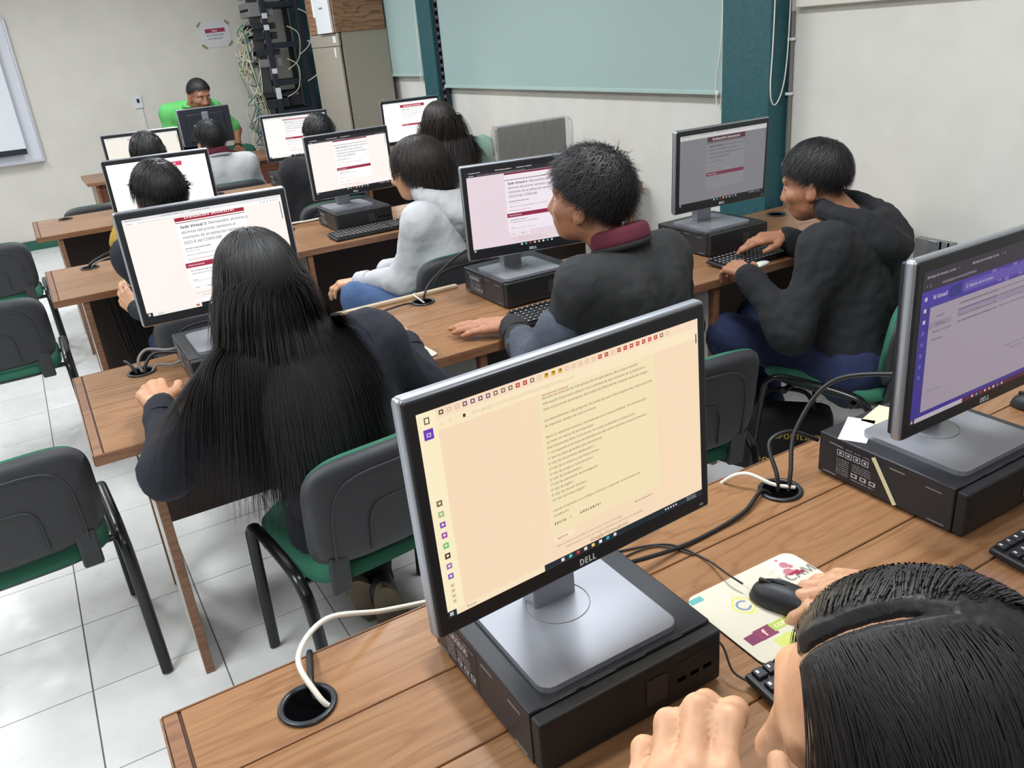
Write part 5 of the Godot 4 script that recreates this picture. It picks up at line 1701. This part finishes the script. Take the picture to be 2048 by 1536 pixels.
	person({"label": "girl with wavy dark brown hair in a mint green sweater", "pelvis": V.call(2.33, 0.47, -4.60), "neck": V.call(2.26, 0.955, -4.60), "head": V.call(2.17, 1.085, -4.60), "yaw": -0.1, "syaw": -0.15, "hyaw": 0.15, "hpitch": -0.12, "skin": "skin_a", "top": "mint", "hair_mat": "hair_brown", "cell": 0.014, "hcell": 0.008, "bulk": 1.1,
		"hair": {"n": 5600, "len": 0.36, "segs": 18, "w": 0.0018, "thick": 0.016, "long": true, "spread": 0.3, "grav": 0.9, "curl": 0.22, "lift": 0.0, "nape": -0.95, "crown": V.call(0, 0.98, 0.0)}, "wrR": V.call(2.52, 0.77, -5.25), "wrL": V.call(2.1, 0.77, -5.2)})
	# the boy at the teacher's desk and the teacher
	person({"label": "boy in a white shirt with maroon collar before the teacher's desk", "pelvis": V.call(1.23, 0.47, -6.22), "neck": V.call(1.215, 0.895, -6.25), "head": V.call(1.185, 1.02, -6.30), "yaw": 0.0, "hyaw": 0.3, "hpitch": -0.1, "skin": "skin_a", "top": "white_shirt", "collar": "maroon", "top_name": "shirt", "hair_mat": "hair_black", "cell": 0.014, "hcell": 0.007, "k": 1.08,
		"hair": {"n": 2600, "len": 0.045, "thick": 0.018, "lump": 0.014, "w": 0.002, "curl": 0.25, "lift": 0.2, "nape": -0.62, "side": -0.2}, "wrR": V.call(1.42, 0.70, -6.62), "wrL": V.call(1.05, 0.70, -6.6)})
	person({"label": "man in a bright green shirt leaning over the teacher's desk", "pelvis": V.call(1.36, 0.90, -8.36), "neck": V.call(1.42, 1.165, -8.03), "head": V.call(1.475, 1.265, -7.86), "yaw": PI, "syaw": PI - 0.15, "hyaw": PI + 0.25, "hpitch": -0.35, "skin": "skin_d", "top": "green_shirt", "top_name": "shirt", "sleeve": 0.42, "hair_mat": "hair_black", "cell": 0.014, "hcell": 0.006, "face": true, "k": 1.1,
		"hair": {"n": 1800, "len": 0.025, "thick": 0.010, "lump": 0.004, "w": 0.002, "curl": 0.1, "lift": 0.1, "nape": -0.6, "side": -0.12, "front": 0.46},
		"watch": ["L", "wristwatch", "rubber"], "wrL": V.call(1.72, 0.775, -7.93), "handL": {"f": V.call(-0.1, -0.05, 1), "d": V.call(0, 1, 0.1), "cell": 0.005}, "wrR": V.call(1.26, 0.775, -7.85), "handR": {"f": V.call(0.1, -0.05, 1), "d": V.call(0, 1, 0.1), "cell": 0.006},
		"hintL": V.call(0.5, -0.1, -0.6), "hintR": V.call(-0.2, -0.1, -0.8), "knL": V.call(1.46, 0.49, -8.33), "knR": V.call(1.27, 0.49, -8.33), "anL": V.call(1.47, 0.085, -8.40), "anR": V.call(1.25, 0.085, -8.40)})

func chairs() -> void:
	chair("green and black chair in the aisle level with the second desk", -0.29, -2.30, 0.06)
	chair("green and black chair in the aisle level with the third desk", -0.30, -3.98, 0.0)
	chair("green and black chair in the aisle level with the fourth desk", -0.31, -5.35, 0.0)
	chair("green and black chair under the long-haired girl", 0.52, -1.82, 0.12)
	chair("green and black chair under the boy with slate sleeves", 1.36, -1.70, -0.12)
	chair("worn green chair under the boy in the black hoodie", 2.20, -1.68, 0.30)
	chair("green and black chair under the student in navy sweater", 0.46, -3.24, 0.0)
	chair("green and black chair under the grey hoodie", 1.43, -3.20, 0.10)
	chair("green and black chair under the student in yellow", 0.66, -5.02, 0.0)
	chair("green and black chair under the black jacket", 1.47, -4.88, 0.1)
	chair("green and black chair under the girl in mint", 2.26, -4.70, 0.0)
	chair("green and black chair under the boy in white", 1.23, -6.26, 0.0)
	chair("empty green and black chair before the teacher's desk", 0.36, -6.24, 0.0)
	chair("green chair behind the teacher's desk", 1.80, -8.36, PI)

func computers() -> void:
	pc_textures()
	var pt := TY + PH + 0.001
	var white := {"bg": rgb(251, 249, 249), "card": rgb(254, 254, 254)}
	monitor("monitor showing a cream page of typed instructions", Vector3(0.48, 1.077, -0.734), 0.06, -0.04, Vector2(0.48, -0.78), pt, screen_reader(), 1.0, Color(1, 0.88, 0.68))
	monitor("monitor showing a purple mail inbox", Vector3(1.316, 1.046, -0.733), 0.0, -0.02, Vector2(1.315, -0.785), pt, screen_mail(), 0.62, Color(0.9, 0.85, 1))
	monitor("monitor with a half-scrolled red form title before the long-haired girl", Vector3(0.378, 1.073, -2.285), -0.03, -0.06, Vector2(0.385, -2.39), pt, screen_form({"scroll": 24}), 1.05)
	monitor("monitor with a pinkish form before the boy with slate sleeves", Vector3(1.365, 1.036, -2.285), -0.2, 0.0, Vector2(1.35, -2.365), pt, screen_form({"dark": true, "bg": rgb(236, 218, 226), "card": rgb(246, 236, 244), "title": false, "red": rgb(120, 20, 52), "search": false}), 0.95)
	monitor("dim grey monitor with the form beside the black hoodie", Vector3(2.235, 1.028, -2.325), -0.05, 0.04, Vector2(2.21, -2.36), pt, screen_form({"bg": rgb(150, 150, 156), "card": rgb(158, 158, 164), "red": rgb(96, 56, 66), "search": false}), 0.62)
	monitor("overexposed white monitor with a thin red line at the third desk", Vector3(0.502, 1.044, -3.945), -0.12, 0.0, Vector2(0.51, -4.02), pt, screen_form({"bare": true, "bg": rgb(255, 255, 255), "card": rgb(255, 255, 255), "red": rgb(196, 70, 96)}), 1.25)
	monitor("monitor with a dark browser bar before the grey hoodie", Vector3(1.385, 1.027, -3.985), 0.05, -0.02, Vector2(1.35, -4.05), pt, screen_form({"dark": true, "title": false, "search": false, "red": rgb(130, 22, 46)}), 1.05)
	monitor("monitor wrapped in clear plastic film at the end of the third desk", Vector3(2.41, 0.94, -3.95), 0.0, 0.0, Vector2(2.41, -4.0), TY, null, 0.0)
	monitor("cream monitor before the black bob at the fourth desk", Vector3(0.65, 1.041, -5.5), -0.08, 0.0, Vector2(0.66, -5.57), pt, screen_form({"bg": rgb(246, 242, 230), "card": rgb(248, 246, 236), "scroll": 40}), 1.0)
	monitor("monitor with the form before the black jacket", Vector3(1.625, 1.026, -5.66), -0.2, 0.0, Vector2(1.59, -5.68), pt, screen_form({"bg": rgb(252, 248, 244), "scroll": 36}), 1.05)
	monitor("white monitor with a red title before the girl in mint", Vector3(2.43, 1.028, -5.58), -0.06, 0.02, Vector2(2.42, -5.64), pt, screen_form(white), 1.2)
	monitor("monitor seen from the back on the teacher's desk", Vector3(1.44, 1.022, -7.70), PI + 0.06, 0.0, Vector2(1.44, -7.66), TY + 0.1, null, 0.0, Color.WHITE, true)
	computer("black desktop computer under the cream-page monitor", 0.343, -0.645)
	computer("black desktop computer with stickers under the purple mail monitor", 1.168, -0.648)
	computer("black desktop computer under the half-scrolled form monitor", 0.247, -2.255)
	computer("black desktop computer under the pinkish monitor", 1.232, -2.25)
	computer("black desktop computer under the dim grey monitor", 2.085, -2.225)
	computer("black desktop computer under the overexposed white monitor", 0.37, -3.90)
	computer("black desktop computer under the dark-barred monitor", 1.232, -3.88)
	computer("black desktop computer under the cream monitor", 0.52, -5.46)
	computer("black desktop computer under the black jacket's monitor", 1.42, -5.50)
	computer("black desktop computer under the white red-titled monitor", 2.29, -5.5)
	var stand := thing("monitor_riser", "low dark box raising the teacher's monitor", "riser", Vector3(1.44, TY, -7.66))
	inst("case", boxmesh(Vector3(0.29, 0.094, 0.29), 0.004), M["pc_case"], stand, Vector3(0, 0.047, 0))
	inst("front_bezel", boxmesh(Vector3(0.28, 0.08, 0.006), 0.002), M["pc_front"], stand, Vector3(0, 0.047, -0.147))
	# clear film over the wrapped monitor
	var film := thing("plastic_cover", "clear plastic film draped over the dark monitor", "cover", Vector3(2.41, TY + 0.02, -3.95))
	var fb := MB.new()
	var nx := 36; var ny := 24
	for side in 2:
		var z0 := 0.022 if side == 0 else -0.06
		var bi := fb.v.size()
		for j in ny + 1:
			for i in nx + 1:
				var u := float(i) / nx - 0.5
				var v := float(j) / ny
				var wob := fnoise.get_noise_2d(u * 26.0 + side * 50, v * 2.5) * 0.005 + fnoise.get_noise_2d(u * 9.0, v * 3.0 + 30) * 0.008 * (1.0 - v)
				fb.pv(Vector3(u * (0.465 + 0.03 * (1.0 - v)), v * 0.355, z0 * (0.35 + 0.65 * (1.0 - pow(v, 8.0))) + wob), Vector3(0, 0, 1 if side == 0 else -1))
		for j in ny:
			for i in nx:
				var a := bi + j * (nx + 1) + i
				fb.tri(a, a + 1, a + nx + 2); fb.tri(a, a + nx + 2, a + nx + 1)
	fb.smooth_normals()
	obj("film", fb, M["plastic_film"], film)
	var tf := MB.new()
	for s in [-1, 1]:
		tf.tube(curve([Vector3(s * 0.235, 0.345, 0.0), Vector3(s * 0.25, 0.32, 0.01), Vector3(s * 0.243, 0.2, 0.02), Vector3(s * 0.25, 0.08, 0.015)]), 0.005, 6)
	obj("folds", tf, M["plastic_film"], film)
	keyboard("black keyboard at the elbow of the parted-hair girl", 0.865, -0.545, -0.05, true)
	keyboard("black keyboard before the purple mail monitor", 1.375, -0.53, -0.02, true)
	keyboard("black keyboard before the pinkish monitor", 1.405, -2.115, 0.0, false)
	keyboard("black keyboard under the typing boy's hands", 2.23, -2.11, 0.03, false)
	keyboard("black keyboard before the dark-barred monitor", 1.375, -3.765, 0.03, false)
	mouse("black mouse on the printed mouse mat", 0.815, -0.705, 0.4, 0.004)
	mouse("black mouse at the right edge of the nearest desk", 1.72, -0.84, 0.2)
	mouse("black mouse under the hand of the man in green", 1.70, -7.80, PI)
	mouse("black mouse under the long-haired girl's right hand", 0.80, -2.17, 0.0, 0.004)

func mats_and_papers() -> void:
	var im := Image.create(640, 512, false, Image.FORMAT_RGB8)
	im.fill(rgb(206, 200, 182))
	for i in 1600:
		var x := rng.randi_range(0, 639); var y := rng.randi_range(0, 511)
		im.set_pixel(x, y, rgb(188, 180, 160))
	rect(im, 10, 18, 70, 34, rgb(96, 164, 160))
	var cx := 190; var cy := 176
	for y in range(-70, 71):
		for x in range(-70, 71):
			var d := sqrt(float(x * x + y * y))
			if (d > 46 and d < 54): im.set_pixel(cx + x, cy + y, rgb(206, 206, 90))
			if d > 24 and d < 34 and not (x > 8 and absi(y) < 16): im.set_pixel(cx + x, cy + y, rgb(120, 130, 150))
			if (d >= 54 and d < 70 and absi(x) < 26 and (x + 60) % 14 < 5): im.set_pixel(cx + x, cy + y, rgb(206, 206, 90))
	text(im, 262, 178, "COBACAM", 78, rgb(120, 124, 120), true)
	text(im, 430, 90, "COLEGIO", 26, rgb(170, 160, 150))
	rect(im, 40, 330, 90, 56, rgb(118, 48, 82)); rect(im, 96, 322, 92, 66, rgb(128, 54, 84))
	text(im, 128, 374, "f", 52, rgb(240, 200, 190), true)
	rect(im, 180, 326, 200, 48, rgb(168, 184, 84)); text(im, 196, 362, "COBACAM", 30, rgb(240, 238, 200), true)
	rect(im, 130, 404, 100, 62, rgb(196, 204, 110)); rect(im, 240, 410, 180, 50, rgb(128, 54, 84)); text(im, 252, 448, "/Cobacam", 30, rgb(240, 200, 190))
	rect(im, 210, 474, 120, 38, rgb(186, 90, 84)); rect(im, 130, 480, 70, 32, rgb(96, 164, 160))
	for i in 26:                                    # pen scribbles
		var x0 := rng.randi_range(180, 480); var y0 := rng.randi_range(10, 150); var dx := rng.randf_range(-1, 1.4)
		for s in rng.randi_range(20, 80): im.set_pixel(clampi(x0 + int(s * dx), 0, 639), clampi(y0 + s, 0, 511), rgb(206, 140, 140))
	for blob in [Vector3(540, 70, 22), Vector3(556, 92, 14), Vector3(520, 120, 26), Vector3(548, 138, 20), Vector3(572, 150, 12), Vector3(536, 26, 8)]:   # red stains
		for y in range(-30, 31):
			for x in range(-30, 31):
				var px := int(blob.x) + x; var py := int(blob.y) + y
				if px < 640 and py >= 0 and Vector2(x, y).length() + fnoise.get_noise_2d(px * 14.0, py * 14.0) * 9.0 < blob.z: im.set_pixel(px, py, rgb(140, 30, 54))
	for y in range(0, 130):
		for x in range(470, 640):
			if fnoise.get_noise_2d(x * 5.0, y * 5.0) > -0.1: im.set_pixel(x, y, im.get_pixel(x, y).lerp(rgb(228, 206, 206), 0.6))
	var m := mat("mat_print", Color.WHITE, 0.75)
	m.albedo_texture = tex(im)
	for d in [["printed cream mouse mat with red stains on the nearest desk", 0.81, -0.708, -0.02], ["printed cream mouse mat under the long-haired girl's hand", 0.765, -2.125, 0.05]]:
		var t := thing("mouse_mat", d[0], "mouse mat", Vector3(d[1], TY, d[2]), d[3], "printed mouse mats")
		var b := MB.new(); b.prism(PackedVector2Array(_round_rect(0.225, 0.18, 0.02)), 0.0, 0.0025); obj("rubber_base", b, M["rubber"], t)
		b = MB.new(); b.prism(PackedVector2Array(_round_rect(0.224, 0.179, 0.02)), 0.0026, 0.0036); obj("printed_top", b, m, t)
	# papers
	var pt := TY + PH + 0.001
	var t := thing("paper_slip", "white paper slip stuck on the computer under the mail monitor", "paper", Vector3(1.222, pt - 0.0005, -0.905), 0.5)
	inst("sheet", boxmesh(Vector3(0.10, 0.0006, 0.05)), M["paper"], t, Vector3(0, 0.0005, 0))
	t = thing("paper_note", "cream printed note on the computer under the mail monitor", "paper", Vector3(1.305, pt - 0.0005, -0.915), 0.25)
	inst("sheet", boxmesh(Vector3(0.085, 0.0006, 0.045)), M["cream_paper"], t, Vector3(0, 0.0005, 0))
	t = thing("torn_label", "torn strip of white label on the computer's side", "label", Vector3(1.1665, TY + 0.045, -0.80), 0.0)
	var o := inst("strip", boxmesh(Vector3(0.001, 0.09, 0.008)), M["cream_paper"], t)
	o.rotation.x = -0.6
	t = thing("tissue", "crumpled white tissue beside the typing boy's keyboard", "tissue", Vector3(2.13, TY, -2.035), 0.2)
	var b := MB.new()
	b.xf = Transform3D(Basis(Vector3.RIGHT, -PI / 2), Vector3(0, 0.002, 0)); b.pillow(0.12, 0.04, 0.001, 0.010, 3.0, 0.0, 2.0)
	obj("sheet", b, M["paper"], t)
	t = thing("sports_bag", "black sports bag with gold lettering standing on the floor", "bag", Vector3(2.10, 0.0, -1.84), -0.83)
	b = MB.new(); b.rbox(Vector3(0, 0.13, 0), Vector3(0.30, 0.26, 0.14), 0.04); obj("body", b, M["black_cloth"], t)
	b = MB.new(); b.tube(curve([Vector3(-0.1, 0.24, 0.03), Vector3(-0.07, 0.33, 0.04), Vector3(0.05, 0.33, 0.04), Vector3(0.09, 0.24, 0.03)]), 0.008, 8); obj("handle", b, M["black_cloth"], t)
	var f := SystemFont.new(); f.font_names = PackedStringArray(["Droid Sans"]); f.font_weight = 700
	var tm := TextMesh.new(); tm.font = f; tm.text = "SPORTLINE"; tm.font_size = 16; tm.pixel_size = 0.0022; tm.depth = 0.001
	inst("lettering", tm, M["print_gold"], t, Vector3(-0.03, 0.07, 0.0705))
	inst("lettering", tm, M["print_gold"], t, Vector3(0.03, 0.17, 0.0705)).scale = Vector3(0.8, 0.8, 1)

func cables() -> void:
	var y := TY
	var gz := R1 + 0.10
	cable("white cable looping out of the nearest desk's left grommet", [Vector3(0.17, y - 0.01, gz + 0.02), Vector3(0.155, y + 0.015, gz + 0.005), Vector3(0.150, y + 0.045, gz - 0.05), Vector3(0.21, y + 0.05, gz - 0.10), Vector3(0.30, y + 0.012, gz - 0.115), Vector3(0.40, y - 0.03, gz - 0.14)], 0.0042, "cable_white")
	cable("black twin cable out of the nearest desk's left grommet", [Vector3(0.155, y - 0.01, gz), Vector3(0.155, y + 0.012, gz - 0.025), Vector3(0.165, y + 0.012, gz - 0.06), Vector3(0.175, y + 0.004, gz - 0.10), Vector3(0.18, y - 0.04, gz - 0.125)], 0.005, "cable_black")
	cable("black cable from the nearest desk's second grommet up to the mail monitor", [Vector3(1.07, y - 0.01, gz + 0.01), Vector3(1.085, y + 0.03, gz), Vector3(1.13, y + 0.10, gz - 0.03), Vector3(1.20, y + 0.19, gz - 0.0), Vector3(1.28, y + 0.22, -0.79)], 0.0042, "cable_black")
	cable("black cable from the second grommet to the back of the computer", [Vector3(1.055, y - 0.01, gz), Vector3(1.06, y + 0.03, gz - 0.01), Vector3(1.08, y + 0.075, gz - 0.05), Vector3(1.13, y + 0.085, gz - 0.045), Vector3(1.18, y + 0.06, gz - 0.02)], 0.0042, "cable_black")
	cable("white cable crossing the second grommet of the nearest desk", [Vector3(1.085, y + 0.004, gz + 0.012), Vector3(1.05, y + 0.014, gz - 0.01), Vector3(1.02, y + 0.03, gz - 0.05), Vector3(1.00, y + 0.005, gz - 0.085), Vector3(0.99, y - 0.05, gz - 0.12)], 0.004, "cable_white")
	cable("black cable running back from the second grommet", [Vector3(1.045, y - 0.01, gz), Vector3(1.02, y + 0.01, gz - 0.01), Vector3(0.94, y + 0.006, gz + 0.02), Vector3(0.80, y + 0.005, gz + 0.03), Vector3(0.66, y + 0.03, -0.9)], 0.004, "cable_black")
	cable("thin black mouse lead on the nearest desk", [Vector3(0.60, y + 0.06, -0.955), Vector3(0.64, y + 0.004, -0.98), Vector3(0.70, y + 0.003, -0.965), Vector3(0.78, y + 0.003, -0.93), Vector3(0.80, y + 0.004, -0.86), Vector3(0.785, y + 0.02, -0.79), Vector3(0.788, y + 0.018, -0.762)], 0.0018, "cable_black")
	cable("thin black keyboard lead on the nearest desk", [Vector3(0.625, y + 0.004, -0.93), Vector3(0.68, y + 0.003, -0.945), Vector3(0.76, y + 0.003, -0.938), Vector3(0.795, y + 0.003, -0.88)], 0.0016, "cable_black")
	cable("thin lead at the side of the nearest computer", [Vector3(0.636, y + 0.05, -0.70), Vector3(0.645, y + 0.045, -0.66), Vector3(0.64, y + 0.02, -0.63), Vector3(0.655, y + 0.012, -0.60)], 0.0016, "cable_black")
	var g2 := R2 + 0.10
	cable("grey cable from the second desk's left grommet", [Vector3(0.145, y - 0.01, g2), Vector3(0.14, y + 0.03, g2 - 0.02), Vector3(0.17, y + 0.055, g2 - 0.03), Vector3(0.22, y + 0.05, g2 - 0.0), Vector3(0.255, y + 0.05, g2 + 0.01)], 0.005, "cable_grey")
	cable("black cable from the second desk's left grommet", [Vector3(0.15, y - 0.01, g2 + 0.01), Vector3(0.155, y + 0.02, g2), Vector3(0.19, y + 0.045, g2 - 0.01), Vector3(0.255, y + 0.04, g2 + 0.02)], 0.005, "cable_black")
	cable("looped black cable at the second desk's left grommet", [Vector3(0.13, y - 0.01, g2), Vector3(0.115, y + 0.025, g2 - 0.02), Vector3(0.105, y + 0.03, g2 - 0.05), Vector3(0.12, y + 0.01, g2 - 0.055), Vector3(0.135, y - 0.01, g2 - 0.01)], 0.0042, "cable_black")
	cable("grey flat cable lying by the second desk's left grommet", [Vector3(0.165, y - 0.005, g2 + 0.01), Vector3(0.185, y + 0.012, g2 + 0.005), Vector3(0.225, y + 0.012, g2 + 0.03), Vector3(0.25, y + 0.02, g2 + 0.04)], 0.004, "cable_grey")
	cable("black cable from the second desk's middle grommet to the pinkish monitor", [Vector3(1.06, y - 0.01, g2), Vector3(1.07, y + 0.03, g2), Vector3(1.12, y + 0.07, g2 - 0.02), Vector3(1.22, y + 0.16, g2 + 0.05), Vector3(1.30, y + 0.22, -2.34)], 0.0042, "cable_black")
	cable("white plug lead in the second desk's middle grommet", [Vector3(1.065, y - 0.005, g2 + 0.005), Vector3(1.05, y + 0.012, g2), Vector3(1.035, y + 0.03, g2 - 0.015), Vector3(1.05, y + 0.028, g2 - 0.03)], 0.0035, "cable_white")
	cable("black cable lying along the back of the second desk", [Vector3(1.05, y - 0.005, g2), Vector3(1.0, y + 0.008, g2 - 0.005), Vector3(0.90, y + 0.006, g2 + 0.005), Vector3(0.80, y + 0.006, g2 + 0.02), Vector3(0.70, y + 0.006, g2 - 0.005)], 0.0035, "cable_black")
	var tr := thing("cable_trunking", "cream cable trunking along the back of the second desk", "trunking", Vector3(0.90, TY, R2 + 0.022))
	inst("channel", boxmesh(Vector3(0.66, 0.012, 0.022), 0.003), mat("trunk_beige", Color8(186, 166, 138), 0.5), tr, Vector3(0, 0.006, 0))
	var g3 := R3 + 0.10
	cable("black cable bundle out of the third desk's left grommet", [Vector3(0.13, y - 0.01, g3), Vector3(0.15, y + 0.02, g3), Vector3(0.22, y + 0.045, g3 - 0.02), Vector3(0.30, y + 0.06, g3 - 0.02), Vector3(0.39, y + 0.06, g3)], 0.006, "cable_black")
	cable("grey cable out of the third desk's left grommet", [Vector3(0.14, y - 0.01, g3), Vector3(0.17, y + 0.02, g3 + 0.01), Vector3(0.25, y + 0.035, g3), Vector3(0.38, y + 0.05, g3 + 0.02)], 0.004, "cable_grey")
	cable("white cable on the third desk beside the dark-barred monitor's computer", [Vector3(1.03, y + 0.006, R3 + 0.06), Vector3(1.10, y + 0.02, R3 + 0.05), Vector3(1.18, y + 0.02, R3 + 0.06), Vector3(1.25, y + 0.03, R3 + 0.10)], 0.005, "cable_white")
	cable("white cable curving beside the boy in white", [Vector3(1.36, y + 0.03, -7.40), Vector3(1.44, y + 0.03, -7.36), Vector3(1.50, y - 0.1, -7.34), Vector3(1.47, y - 0.3, -7.35)], 0.006, "cable_white")
	for i in 7:                                     # leads hanging under the third desk
		var x0 := 0.17 + i * 0.03
		cable("thin black lead hanging under the third desk", [Vector3(x0, y - 0.04, g3 + 0.06), Vector3(x0 + 0.01, y - 0.3, g3 + 0.08), Vector3(x0 + 0.04, y - 0.5, g3 + 0.09), Vector3(x0 + 0.03, y - 0.35, g3 + 0.10), Vector3(x0 + 0.02, y - 0.04, g3 + 0.07)], 0.004, "cable_black", "leads hanging under the third desk")

func _ready() -> void:
	rng.seed = 20240116
	fnoise.seed = 3
	fnoise.frequency = 1.0
	camera_first()

func camera_first() -> void:
	mat("white", Color8(232, 232, 232), 0.6)
	camera_and_light()
	make_materials()
	room()
	front_wall_things()
	cabinet_and_rack()
	desk("long wooden desk nearest the photographer", R1, 0.618, 0)
	desk("second long wooden desk, with the long-haired girl", R2, 0.619, 1)
	desk("third long wooden desk, with the grey hoodie", R3, 0.616, 2)
	desk("fourth long wooden desk, with the girl in mint", R4, 0.614, 0)
	teacher_desk()
	chairs()
	computers()
	mats_and_papers()
	cables()
	people()
